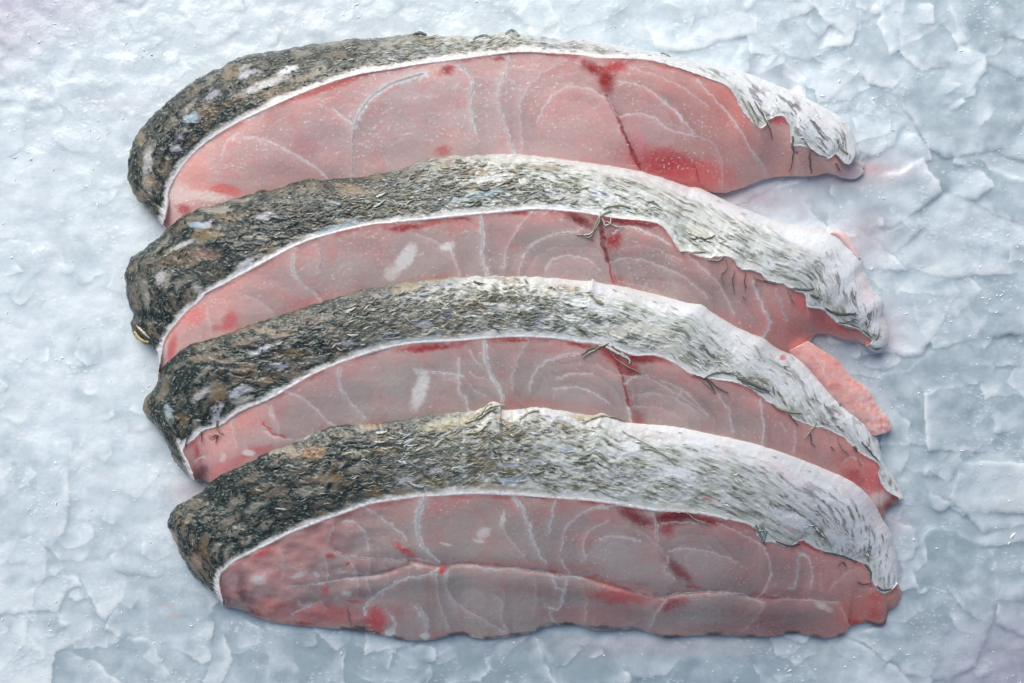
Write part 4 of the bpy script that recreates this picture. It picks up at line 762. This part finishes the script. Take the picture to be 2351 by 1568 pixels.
def place_flakes(k, count, big):
    sk = STK[k]; ns, nt2 = sk['PX'].shape; lum = sk['col'].mean(-1); rr = np.random.RandomState(700 + k + (50 if big else 0))
    outV = []; outQ = []; outC = []; nv = 0; made = 0
    while made < count:
        i = rr.randint(30, ns - 30); j = rr.randint(4, nt2 - 12)
        x, y, z = skin_at(sk, i, j); L = sk['Lw'][i]
        if rr.rand() > min(1, L / 130): continue
        tpos = j / nt2
        zr = (x > 1400 + (tpos < .5) * -120 + rr.randn() * 80); zm = (x > 900 + rr.randn() * 110)
        kind = 'right' if zr else ('mid' if zm else 'left')
        if kind == 'right' and rr.rand() < (.2 if tpos > .5 else .7): continue
        if kind == 'left' and rr.rand() < .6: continue
        if kind == 'left' and fbm(np.array([x / 60.]), np.array([y / 30.]), 5 + k, 2)[0] > .12: continue
        if k == 0 and rr.rand() < .35: continue
        if (lum[i, j] > .5 or sk['bl'][i, j] > .4) and rr.rand() < .9: continue
        if kind == 'mid' and tpos < .16 and k > 0 and rr.rand() < .7: continue
        dx = sk['PX'][min(i + 4, ns - 1), j] - sk['PX'][max(i - 4, 0), j]; dy = sk['PY'][min(i + 4, ns - 1), j] - sk['PY'][max(i - 4, 0), j]
        ang = math.atan2(-dy, dx) + rr.randn() * (.36 if kind != 'right' else .22) - (.15 if kind == 'right' else 0)
        ln = (rr.uniform(10, 24) if big else rr.uniform(5, 14)) * (1.25 if kind == 'mid' else 1)
        wd = ln * rr.uniform(.35, .85)
        if kind == 'left': ln *= .75
        arr = PROTO[kind]; V, Q, C, me = arr[rr.randint(len(arr))]
        # local surface frame
        p0 = to_world(x, y, z); pi_ = to_world(*skin_at(sk, i + 3, j)); pj = to_world(*skin_at(sk, i, min(j + 3, nt2 - 1)))
        nn = np.cross(pi_ - p0, pj - p0); nn /= np.linalg.norm(nn) + 1e-12
        if nn[2] < 0: nn = -nn
        e1 = np.array([math.cos(ang), math.sin(ang), 0]); e1 -= nn * e1.dot(nn); e1 /= np.linalg.norm(e1)
        e1 = e1 + nn * rr.uniform(-.05, .30); e1 /= np.linalg.norm(e1); e2 = np.cross(nn, e1); e2 /= np.linalg.norm(e2)
        roll = rr.uniform(-.35, .35); n3 = np.cross(e1, e2); e2 = e2 * math.cos(roll) + n3 * math.sin(roll); n3 = np.cross(e1, e2)
        R = np.stack([e1 * ln * S, e2 * wd * S, n3 * ln * S * .8], 1)
        pos = p0 - sk['org'] + nn * .0003
        if big:
            o = bpy.data.objects.new("scale", me)
            M = np.eye(4); M[:3, :3] = R; M[:3, 3] = pos
            link(o, sk['th'])
            from mathutils import Matrix
            o.matrix_local = Matrix(M.tolist())
        else:
            outV.append(V @ R.T + pos); outQ.append(Q + nv); outC.append(C * rr.uniform(.8, 1.2)); nv += len(V)
        made += 1
    if not big:
        o = bpy.data.objects.new("scale_flakes", mesh_np("scale_flakes", np.vstack(outV), np.vstack(outQ), col=np.clip(np.vstack(outC), 0, .92), mats=[M_SCALE]))
        link(o, sk['th']); o['kind'] = "stuff"
for k in range(4):
    place_flakes(k, (60, 200, 200, 220)[k], True)
    place_flakes(k, (900, 1700, 1700, 2000)[k], False)

# ------------------------------------------------------------------ frayed shreds of skin hanging over the flesh
def surf_z(k, x, y):
    best = None
    px, py, Z = STK[k]['fgrid']; d = (px[::3, ::3] - x) ** 2 + (py[::3, ::3] - y) ** 2; i = np.unravel_index(d.argmin(), d.shape)
    sd_ = (STK[k]['PX'][::4, ::4] - x) ** 2 + (STK[k]['PY'][::4, ::4] - y) ** 2; i2 = np.unravel_index(sd_.argmin(), sd_.shape)
    return Z[::3, ::3][i] if d[i] < sd_[i2] else STK[k]['Z'][::4, ::4][i2]
def shred(k, pts, w, colr, seed, lift=.0005):
    r = np.random.RandomState(seed); c0 = catmull(np.array(pts), 22); la = tangent_arc(c0)
    c0 = c0 + np.stack([1.8 * perlin(la / 9, la * 0 + .3, seed), 1.8 * perlin(la / 9, la * 0 + .7, seed + 1)], 1)
    tg = np.gradient(c0, axis=0); tg /= np.linalg.norm(tg, axis=1)[:, None] + 1e-9; n2 = np.stack([-tg[:, 1], tg[:, 0]], 1)
    hw = .8 * w * (.35 + .65 * np.sin(np.linspace(.35, math.pi * .93, 22))) * (1 + .3 * perlin(la / 6, la * 0, seed + 2))
    z = np.array([surf_z(k, x, y) for x, y in c0]); z = smooth1(z, 5) + lift
    R = np.stack([c0 + n2 * hw[:, None] * a for a in (-1, 0, 1)], 1)
    Z = np.stack([z - lift * .6, z + .0002, z - lift * .6], 1)
    cc = np.broadcast_to(lin(colr), (22, 3, 3)) * (1 + .35 * perlin(R[..., 0] / 4, R[..., 1] / 4, seed + 4))[..., None]
    cc = cc * np.array([.7, 1.25, .7])[None, :, None]
    o = bpy.data.objects.new("skin_shred", mesh_np("skin_shred", to_world(R[..., 0], R[..., 1], Z) - STK[k]['org'], grid_quads(22, 3), col=np.clip(cc, 0, .9), mats=[M_SHRED])); link(o, STK[k]['th'])
DKF, OLF, PLF = (104, 106, 98), (166, 166, 144), (212, 216, 206)
SHR = [(1, 'e', [(1640,120),(1560,160),(1530,220),(1500,290),(1470,320),(1420,290)], 7, OLF), (1, 'e', [(1560,130),(1545,220),(1480,290),(1380,295)], 5, PLF), (1, 'e', [(1570,170),(1600,230),(1640,200),(1630,150)], 6, PLF),
 (1, 'e', [(1580,100),(1680,80),(1780,90)], 7, OLF), (1, 'e', [(1600,200),(1680,235),(1740,240)], 4, PLF), (1, 'e', [(1470,320),(1510,330),(1500,300)], 3, OLF), (1, 'f', [(480,470),(490,540),(450,590),(470,680)], 3.0, OLF), (1, 'f', [(545,560),(530,640),(545,740)], 2.6, DKF),
 (1, 'f', [(625,570),(620,650),(630,710)], 3.0, DKF), (1, 'f', [(690,600),(710,680)], 3, OLF), (1, 'f', [(600,750),(630,780)], 2, DKF), (1, 'f', [(940,700),(960,760),(990,810)], 4, OLF), (1, 'f', [(700,620),(780,635),(850,650)], 3, OLF), (1, 'f', [(1210,840),(1300,880),(1400,880),(1440,870)], 8, (90,90,88)),
 (1, 'f', [(1280,950),(1380,940),(1440,920)], 4, DKF), (1, 'f', [(150,420),(260,430),(330,420)], 7, OLF), (1, 'f', [(350,480),(420,490),(470,450)], 6, OLF), (1, 'f', [(960,690),(1060,700),(1130,690)], 7, (120,120,112)), (1, 'f', [(1100,740),(1150,760),(1170,740)], 7, DKF),
 (1, 'f', [(250,310),(330,330),(400,300)], 6, DKF), (1, 'f', [(1300,950),(1450,990),(1540,1060)], 9, (190,186,180)), (1, 'f', [(1400,960),(1500,1010),(1560,1060)], 5, DKF),
 (2, 'h', [(1620,90),(1520,140),(1430,200)], 8, OLF), (2, 'h', [(1600,110),(1500,130),(1420,180)], 4, DKF), (2, 'h', [(1600,120),(1680,160),(1760,200),(1780,240)], 10, PLF), (2, 'h', [(1620,130),(1700,230),(1890,330)], 3.5, OLF), (2, 'h', [(1640,110),(1740,190),(1790,240)], 4, DKF),
 (2, 'i', [(230,320),(340,370),(410,470)], 4, DKF), (2, 'i', [(330,350),(420,420),(500,465)], 4, DKF), (2, 'i', [(300,370),(370,430),(400,460)], 5, OLF), (2, 'i', [(320,350),(420,310),(540,320)], 5, DKF), (2, 'i', [(560,350),(700,410),(800,450)], 9, DKF), (2, 'i', [(600,380),(720,440),(790,455)], 4, OLF),
 (2, 'i', [(820,540),(900,590),(1040,610)], 8, OLF), (2, 'i', [(930,600),(980,660),(1010,700)], 4, DKF), (2, 'i', [(1150,680),(1090,760),(1060,800)], 5, OLF), (2, 'i', [(1100,740),(1110,820),(1140,860)], 4, DKF), (2, 'i', [(1240,740),(1250,820)], 3, PLF), (2, 'i', [(1250,850),(1280,890)], 3, DKF),
 (2, 'i', [(1300,780),(1330,860),(1390,920)], 4, OLF), (2, 'i', [(1420,850),(1450,890)], 8, DKF), (2, 'i', [(1450,920),(1480,1000)], 2.5, OLF), (2, 'i', [(1480,820),(1550,900),(1610,970)], 6, DKF), (2, 'g', [(600,660),(600,730),(640,760)], 8, (150,130,96)), (2, 'g', [(560,780),(600,770),(580,830)], 3, (90,50,44)),
 (2, 'g', [(480,740),(485,830)], 3, (110,90,84)), (2, 'g', [(370,790),(365,860)], 3, (110,90,84)),
 (3, 'k', [(2180,330),(2260,390),(2351,420)], 4, OLF), (3, 'l', [(210,350),(260,400),(380,435)], 4, OLF), (3, 'l', [(700,430),(730,500),(770,580)], 8, (110,130,126)), (3, 'l', [(730,430),(770,480),(750,560)], 9, (130,146,142)), (3, 'l', [(680,440),(720,470),(790,480)], 6, OLF),
 (3, 'l', [(850,550),(930,580),(1030,575)], 6, (90,80,80)), (3, 'l', [(1200,630),(1330,660),(1450,700)], 6, (84,90,94)), (3, 'l', [(1300,730),(1340,700),(1370,740)], 5, (110,110,108)), (3, 'l', [(1450,855),(1500,870),(1550,855)], 4, (96,90,90)), (3, 'l', [(1500,720),(1540,760),(1550,830)], 7, DKF),
 (3, 'l', [(1590,880),(1640,910),(1700,900)], 7, (96,98,96)), (3, 'h', [(560,680),(640,650),(720,560),(760,540)], 9, OLF), (3, 'h', [(700,600),(760,560),(860,550)], 6, (186,190,150)), (3, 'h', [(650,660),(740,600),(790,570)], 5, DKF), (3, 'h', [(950,520),(1000,560),(1020,600)], 4, OLF),
 (3, 'h', [(960,660),(1040,600),(1110,590)], 7, OLF), (3, 'h', [(1430,680),(1560,630),(1650,640)], 8, OLF), (3, 'h', [(1560,620),(1640,640),(1750,670)], 4, DKF), (3, 'h', [(1720,740),(1900,830),(2080,940)], 6, PLF), (3, 'h', [(1850,860),(2000,900),(2120,990)], 5, OLF),
 (0, 'c', [(590,560),(640,660),(710,790)], 5, (170,172,150)), (0, 'c', [(640,600),(700,700),(720,780)], 4, DKF), (0, 'c', [(690,600),(760,720),(810,820),(822,890)], 4, DKF), (0, 'c', [(730,640),(780,740),(800,800)], 6, PLF), (0, 'c', [(970,860),(975,950),(1010,990)], 9, (120,112,112)),
 (0, 'c', [(975,960),(970,1060),(945,1120)], 3.5, (130,104,96)), (0, 'c', [(1095,980),(1100,1060),(1110,1140)], 6, (120,108,104)), (0, 'c', [(1290,1060),(1310,1100),(1335,1115)], 4, (140,84,76)), (0, 'c', [(1060,900),(1130,980),(1230,1020)], 3, (96,94,98)), (0, 'c', [(1300,880),(1340,960),(1380,990)], 8, (170,172,160)),
 (0, 'b', [(860,110),(910,85),(965,120)], 12, (140,146,146)), (0, 'b', [(620,150),(700,120),(780,150)], 10, (120,124,122)), (0, 'b', [(180,110),(230,100),(280,120)], 10, (90,98,98)), (0, 'c', [(0,250),(40,260),(70,275)], 6, (110,112,112)),
 (1, 'd', [(190,1010),(220,1060),(290,1090)], 13, (176,156,104)), (1, 'd', [(200,960),(240,1000),(300,1060)], 8, (190,182,160))]
for i_, (k, f, pts, w, colr) in enumerate(SHR):
    shred(k, P(f, pts), w * .5 if w > 6 else w * .42, colr, 3000 + i_ * 7)
# a fine spine poking out of the left end of the second steak
# (a small pale bone lying on the ice)

# ------------------------------------------------------------------ the ice
PLATES = [
 ('n',[(70,-40),(60,150),(120,290),(300,320),(500,250),(730,200),(740,60),(700,-60)],1.0,0), ('n',[(700,-60),(760,60),(830,190),(880,130),(980,105),(1080,50),(1040,-60)],.8,0), ('n',[(1060,-60),(1080,50),(1150,130),(1270,200),(1340,150),(1410,110),(1420,-60)],2.2,0),
 ('n',[(820,240),(1050,310),(1300,260),(1340,160),(1270,190),(1090,70),(850,180)],-.8,0), ('n',[(1310,250),(1330,380),(1400,510),(1560,530),(1640,420),(1620,200),(1420,110)],.4,0), ('n',[(1590,140),(1610,330),(1730,425),(1900,400),(1955,300),(1940,150),(1880,-40),(1640,-40)],1.4,0),
 ('n',[(1950,150),(2030,300),(2120,340),(2210,300),(2250,220),(2400,240),(2400,-60),(1900,-60)],1.8,0), ('n',[(560,290),(700,255),(820,305),(900,380),(1020,470),(1025,600),(880,580),(700,480)],-.2,1), ('n',[(1030,300),(1060,450),(1100,600),(1300,610),(1420,530),(1340,380),(1310,250)],-.6,0),
 ('n',[(1080,600),(1300,590),(1540,625),(1550,800),(1480,835),(1250,860),(1080,760)],.6,2), ('n',[(1560,560),(1660,700),(1780,880),(1870,960),(2100,920),(2300,880),(2420,600),(2300,400),(2000,430),(1700,420)],1.8,0), ('n',[(1320,850),(1480,830),(1700,810),(1775,870),(1800,960),(1740,980),(1600,1060),(1440,1060),(1300,950)],-.9,0),
 ('n',[(1740,950),(2080,960),(2200,1050),(2420,1110),(2420,1370),(2300,1330),(2150,1270),(1950,1190),(1850,1160)],.9,0), ('n',[(1255,1250),(1310,1370),(1420,1415),(1600,1350),(1865,1165),(1800,1060),(1740,955),(1600,1040),(1400,1090),(1110,1060)],1.6,0), ('n',[(1400,1400),(1640,1610),(1900,1680),(2350,1650),(2400,1340),(2150,1270),(1860,1180)],.3,0),
 ('n',[(380,1120),(540,1170),(780,1080),(1050,1090),(1060,1150),(1010,1210),(1170,1400),(1000,1400),(800,1340),(620,1260)],-.7,1), ('n',[(1040,1100),(1130,1050),(1270,1250),(1330,1380),(1500,1500),(1650,1640),(1400,1620),(1180,1400),(1020,1230)],-1.4,2),
 ('o',[(1120,190),(1430,190),(1720,240),(1800,340),(1860,480),(1480,440),(1250,420),(1150,300)],-.3,2), ('o',[(1480,430),(1520,600),(1550,730),(1690,870),(2010,780),(1860,500),(1800,340)],.5,0), ('o',[(1720,235),(1880,500),(2060,795),(2200,770),(2430,790),(2430,100),(1900,60)],1.5,0),
 ('o',[(740,800),(900,760),(1130,830),(1330,780),(1580,770),(1590,900),(1460,1040),(1300,1090),(1000,1060)],-.9,2), ('o',[(1450,1050),(1700,870),(2000,780),(2125,1010),(2080,1110),(1800,1180),(1600,1190)],.9,0), ('o',[(980,1050),(1400,1050),(1500,1200),(1605,1300),(1615,1590),(1250,1590),(1330,1450),(1180,1250)],-.3,2),
 ('o',[(1600,1200),(1900,1150),(2100,1100),(2430,1000),(2430,1640),(1620,1640)],.4,0), ('p',[(1100,70),(1300,125),(1500,160),(1370,270),(1420,330),(1570,420),(1470,465),(1310,390),(1220,320)],-.2,2), ('p',[(1365,270),(1500,160),(1750,130),(2050,150),(2080,455),(1740,472),(1580,420),(1420,335)],1.7,0),
 ('p',[(1365,620),(1400,760),(1480,880),(1560,1000),(1650,1120),(1800,1195),(1845,1050),(1830,850),(1780,690),(1560,590),(1420,560)],1.2,0), ('p',[(1790,690),(1850,1000),(1840,1190),(2060,1290),(2060,600)],.3,2), ('p',[(1210,930),(1440,870),(1600,1080),(1625,1140),(1530,1230),(1500,1380),(1380,1545),(1250,1500),(1000,1330),(870,1255),(1100,1200),(1190,1080)],1.5,0),
 ('p',[(1480,500),(1700,470),(2070,470),(2070,640),(1780,690),(1500,600)],-.6,2), ('p',[(-60,1290),(520,1250),(860,1265),(1240,1500),(1310,1640),(-60,1640)],-.2,2), ('p',[(1200,400),(1480,470),(1500,600),(1360,620),(1400,780),(1230,900),(1200,700)],-1.2,2),
 ('r',[(-60,-60),(470,-60),(450,480),(410,560),(340,650),(210,560),(150,600),(-60,640)],1.5,0), ('r',[(-60,600),(150,590),(200,700),(230,870),(210,1080),(-60,1115)],.5,0), ('r',[(190,690),(440,680),(455,780),(380,840),(230,880)],-.6,2), ('r',[(520,750),(850,770),(835,1000),(710,1145),(640,1080),(560,900)],1.0,0),
 ('r',[(850,840),(930,900),(990,1050),(985,1210),(830,1265),(700,1200),(760,1100),(840,1000)],.4,0), ('r',[(990,890),(1380,965),(1435,1080),(1410,1400),(1350,1435),(1200,1350),(1000,1250)],1.3,0), ('r',[(1380,950),(1500,960),(1790,1140),(1780,1250),(1830,1650),(1360,1650),(1420,1400)],-.3,0),
 ('r',[(240,1100),(380,1085),(445,1180),(360,1255),(270,1245),(235,1180)],1.2,0), ('r',[(-60,1260),(270,1235),(330,1320),(362,1400),(350,1650),(-60,1650)],1.0,0), ('r',[(340,1350),(700,1290),(1000,1260),(1220,1650),(340,1650)],.1,0), ('r',[(1790,1140),(2200,1200),(2350,1230),(2300,1650),(1820,1650)],.2,2),
 ('k',[(-20,1300),(330,1340),(340,1420),(200,1490),(60,1470),(-20,1400)],.6,0), ('k',[(420,1260),(1080,1240),(1160,1460),(1230,1640),(480,1640),(530,1480)],.8,0), ('k',[(1110,1220),(1560,1230),(1680,1380),(1800,1480),(1830,1640),(1230,1640),(1170,1450)],1.0,0)]


def axis(a0, a1, b0, b1, d):
    lo = b0 - np.cumsum(np.geomspace(d, 70, 26)); hi = b1 + np.cumsum(np.geomspace(d, 70, 26))
    return np.r_[lo[::-1], np.arange(b0, b1, d), hi]
ax_ = axis(0, 0, -60, 2412, 2.75); ay_ = axis(0, 0, -60, 1630, 2.75)
gx, gy = np.meshgrid(ax_, ay_, indexing='ij'); NX, NY = gx.shape
fishpoly = [np.vstack([catmull(T['A'], 80), catmull(T['C'], 80)[::-1]]) for T in ST]
def sdf(poly, x, y):
    ins = np.zeros(x.shape, bool); n = len(poly); d = np.full(x.shape, 1e9)
    for a in range(n):
        x1, y1 = poly[a]; x2, y2 = poly[(a + 1) % n]
        cond = ((y1 > y) != (y2 > y)) & (x < (x2 - x1) * (y - y1) / (y2 - y1 + 1e-12) + x1); ins ^= cond
        vx, vy = x2 - x1, y2 - y1; u = np.clip(((x - x1) * vx + (y - y1) * vy) / (vx * vx + vy * vy + 1e-9), 0, 1)
        d = np.minimum(d, np.hypot(x - x1 - u * vx, y - y1 - u * vy))
    return np.where(ins, -d, d)
WX = 8 * fbm(gx / 48, gy / 48, 301, 2) + 3.6 * fbm(gx / 13, gy / 13, 303, 3)
WY = 8 * fbm(gx / 48, gy / 48, 305, 2) + 3.6 * fbm(gx / 13, gy / 13, 307, 3)
right = ss(1380, 1800, gx + .25 * gy); lowl = ss(1050, 1300, gy); topl = 1 - np.maximum(right, lowl)
H = .0011 * fbm(gx / 120, gy / 120, 41, 3) + .0006 * fbm(gx / 38, gy / 38, 42, 3) * (.5 + .5 * topl)
F = .56 + .12 * topl + .35 * fbm(gx / 80, gy / 60, 43, 4)
TI = np.zeros(gx.shape); OWN = np.full(gx.shape, -1, int)
stamps = []
rr = np.random.RandomState(77)
def rand_poly(x, y, r0):
    n = rr.randint(5, 9); an = np.sort(np.linspace(0, 2 * np.pi, n, endpoint=False) + rr.uniform(-.35, .35, n)); asp = rr.uniform(.5, 1.0); rot = rr.uniform(-.6, .6)
    rad = r0 * rr.uniform(.75, 1.2, n); q = np.stack([np.cos(an) * rad, np.sin(an) * rad * asp], 1)
    return np.stack([q[:, 0] * math.cos(rot) - q[:, 1] * math.sin(rot), q[:, 0] * math.sin(rot) + q[:, 1] * math.cos(rot)], 1) + (x, y)
for q in range(560):
    x = rr.uniform(-500, 2850); y = rr.uniform(-450, 2000); rt = 1 if (x > 1500 or y > 1150) else 0
    r0 = (rr.uniform(40, 150) if rt else rr.uniform(25, 95)); stamps.append((rand_poly(x, y, r0), rr.uniform(-.3, 1.0) * (1 if rt else .55), 0, rr.uniform(.35, .9) * (1 if rt else .6)))
tr = [(P(f, pts), zt, ti, .92) for f, pts, zt, ti in PLATES]; tr.sort(key=lambda t_: t_[1])
stamps += tr
for q in range(240):
    x = rr.uniform(-60, 2410); y = rr.uniform(-60, 1630); rt = 1 if (x > 1500 or y > 1150) else 0
    stamps.append((rand_poly(x, y, rr.uniform(12, 46)), rr.uniform(-.6, .5), 0, rr.uniform(.3, .8)))
for si, (poly, zt, ti, al) in enumerate(stamps):
    x0, y0 = poly.min(0) - 30; x1, y1 = poly.max(0) + 30
    a0, a1 = np.searchsorted(ax_, (x0, x1)); b0, b1 = np.searchsorted(ay_, (y0, y1))
    if a1 - a0 < 3 or b1 - b0 < 3: continue
    sl = (slice(a0, a1), slice(b0, b1)); X = gx[sl]; Y = gy[sl]
    d = sdf(poly, X + WX[sl], Y + WY[sl]); m = 1 - ss(-2.2, 2.2, d)
    if m.sum() < 6: continue
    cx, cy = poly.mean(0); size = math.sqrt(max((x1 - x0 - 60) * (y1 - y0 - 60), 100))
    dirx, diry = rr.uniform(-.5, 1), rr.uniform(.2, 1); nn = math.hypot(dirx, diry); dirx /= nn; diry /= nn     # the free edge mostly faces the viewer's lower right
    ramp = ((X - cx) * dirx + (Y - cy) * diry) / (size * .5)
    tilt = rr.uniform(.15, 1.0) * .00085
    cur = (H[sl] * m).sum() / m.sum()
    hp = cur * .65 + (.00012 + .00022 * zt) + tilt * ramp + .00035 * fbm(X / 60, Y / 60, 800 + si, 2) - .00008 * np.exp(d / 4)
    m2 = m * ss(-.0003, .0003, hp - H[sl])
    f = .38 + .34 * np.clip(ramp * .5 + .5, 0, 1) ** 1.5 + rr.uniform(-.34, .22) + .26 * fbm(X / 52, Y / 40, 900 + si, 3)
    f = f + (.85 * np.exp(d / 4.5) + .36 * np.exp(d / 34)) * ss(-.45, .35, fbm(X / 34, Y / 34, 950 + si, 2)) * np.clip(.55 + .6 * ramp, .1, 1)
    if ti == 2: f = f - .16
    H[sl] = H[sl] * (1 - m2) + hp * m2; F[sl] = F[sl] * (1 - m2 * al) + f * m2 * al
    # frost value lowered to a darker band just past the free edge
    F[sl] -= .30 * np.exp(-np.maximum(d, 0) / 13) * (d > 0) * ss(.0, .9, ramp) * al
    TI[sl] = TI[sl] * (1 - m2) + (ti == 1) * m2
    OWN[sl] = np.where(m2 > .5, si, OWN[sl])
H = H + .0007 * fbm(gx / 75, gy / 60, 68, 2)
def soft(A_, n):
    for _ in range(n):
        B_ = A_.copy(); B_[1:-1] = (A_[:-2] + 2 * A_[1:-1] + A_[2:]) / 4; A_ = B_.copy(); A_[:, 1:-1] = (B_[:, :-2] + 2 * B_[:, 1:-1] + B_[:, 2:]) / 4
    return A_
H = soft(H, 6) * .75 + soft(H, 2) * .25
H = (.34 + .42 * right + .14 * lowl * (1 - right)) * .0026 * np.tanh(H / .0026) - .0003
sc_ = ss(.40, .62, perlin((gx + .5 * gy) / 15, (gy - .3 * gx) / 4.2, 61)) * ss(.02, .3, fbm(gx / 110, gy / 70, 62, 3)) ; F = F + .55 * sc_; H = H + .00008 * sc_
H = H + .00002 * fbm(gx / 11, gy / 11, 63, 3) * (.6 + topl)
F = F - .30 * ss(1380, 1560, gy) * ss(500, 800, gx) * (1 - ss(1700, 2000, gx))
F = .58 + (F - .58) * 1.3
F = np.clip(F + .12 * fbm(gx / 9, gy / 9, 64, 3), 0, 1)
CLR, MIDC, FRO = lin((170, 190, 199)), lin((207, 223, 231)), lin((236, 247, 253))
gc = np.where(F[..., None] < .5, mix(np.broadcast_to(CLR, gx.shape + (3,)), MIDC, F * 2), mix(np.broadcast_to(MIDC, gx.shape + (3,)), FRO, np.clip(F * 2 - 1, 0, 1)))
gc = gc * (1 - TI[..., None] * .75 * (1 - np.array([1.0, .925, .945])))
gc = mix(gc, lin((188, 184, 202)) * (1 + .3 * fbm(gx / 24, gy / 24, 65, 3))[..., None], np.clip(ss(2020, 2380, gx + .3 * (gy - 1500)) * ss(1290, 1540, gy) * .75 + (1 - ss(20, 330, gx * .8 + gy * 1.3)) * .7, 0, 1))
for (x, y, rx, ry, st_) in [(400, 1415, 16, 5, .5), (385, 1390, 22, 5, .3), (1830, 790, 60, 30, .2), (1700, 450, 130, 30, .35), (1960, 395, 120, 34, .35), (2030, 770, 50, 60, .25), (440, 1130, 60, 30, .25), (2040, 1200, 50, 40, .2), (2004, 388, 30, 13, .4), (1500, 1480, 300, 26, .18), (250, 240, 60, 20, .12), (1990, 540, 50, 60, .25)]:
    gc = mix(gc, lin((226, 168, 170)), st_ * np.exp(-((gx - x) / rx) ** 2 - ((gy - y) / ry) ** 2))
V = to_world(gx, gy, H)
quads_all = grid_quads(NX, NY, flip=True)
o4 = OWN.ravel()[quads_all]; fo = np.where((o4[:, 0] == o4[:, 1]) | (o4[:, 0] == o4[:, 2]), o4[:, 0], np.where(o4[:, 1] == o4[:, 2], o4[:, 1], o4[:, 3]))
infish = np.zeros(gx.shape, bool)
for pl in fishpoly: infish |= sdf(pl[::3], gx, gy) < 0
vis = ~infish.ravel()[quads_all[:, 0]] & (gx.ravel()[quads_all[:, 0]] > -5) & (gx.ravel()[quads_all[:, 0]] < 2356) & (gy.ravel()[quads_all[:, 0]] > -5) & (gy.ravel()[quads_all[:, 0]] < 1573)
cnt = np.bincount(fo[vis & (fo >= 0)], minlength=len(stamps))
chosen = [q for q in np.argsort(-cnt)[:270] if cnt[q] > 22]
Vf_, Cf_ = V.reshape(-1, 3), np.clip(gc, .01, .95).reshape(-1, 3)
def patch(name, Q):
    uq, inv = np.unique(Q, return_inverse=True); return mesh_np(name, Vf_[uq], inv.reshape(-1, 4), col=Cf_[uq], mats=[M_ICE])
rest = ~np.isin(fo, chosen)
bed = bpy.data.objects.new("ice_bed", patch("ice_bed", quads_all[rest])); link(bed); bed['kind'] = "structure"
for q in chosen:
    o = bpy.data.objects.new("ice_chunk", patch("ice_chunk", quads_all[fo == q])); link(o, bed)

# crumbs of ice: sparkling grit strewn over the slabs
def crumbs():
    r = np.random.RandomState(3); Vs = []; Ts = []; nv = 0
    base = np.array([(1, 0, 0), (-1, 0, 0), (0, 1, 0), (0, -1, 0), (0, 0, 1), (0, 0, -1)], float)
    F = np.array([(0, 2, 4), (2, 1, 4), (1, 3, 4), (3, 0, 4), (2, 0, 5), (1, 2, 5), (3, 1, 5), (0, 3, 5)])
    cl = [(r.uniform(-50, 2400), r.uniform(-50, 1620), r.uniform(25, 90)) for _ in range(95)]
    for i in range(1500):
        if r.rand() < .55: a, b_, c_ = cl[r.randint(len(cl))]; x = a + r.randn() * c_; y = b_ + r.randn() * c_ * .5
        else: x = r.uniform(-60, 2410); y = r.uniform(-60, 1630)
        sz = r.uniform(.6, 2.2) * S * (1.8 if r.rand() < .06 else 1)
        v = base * r.uniform(.5, 1.3, (6, 3)) * sz * np.array([r.uniform(1, 3.4), 1, .8]); an = r.uniform(0, 6.3); ca, sa = math.cos(an), math.sin(an)
        v = np.stack([v[:, 0] * ca - v[:, 1] * sa * 1.0, v[:, 0] * sa + v[:, 1] * ca, v[:, 2]], 1)
        yield x, y, v, F
CR_IT = list(crumbs())
outV = []; outT = []; nv = 0
for x, y, v, F_ in CR_IT:
    i_ = min(np.searchsorted(ax_, x), NX - 1); j_ = min(np.searchsorted(ay_, y), NY - 1)
    outV.append(v + to_world(x, y, H[i_, j_]) + np.array([0, 0, .00006])); outT.append(F_ + nv); nv += 6
o = bpy.data.objects.new("ice_crumbs", mesh_np("ice_crumbs", np.vstack(outV), None, np.vstack(outT), smooth=False, mats=[M_CRUMB]))
link(o, bed); o['kind'] = "stuff"
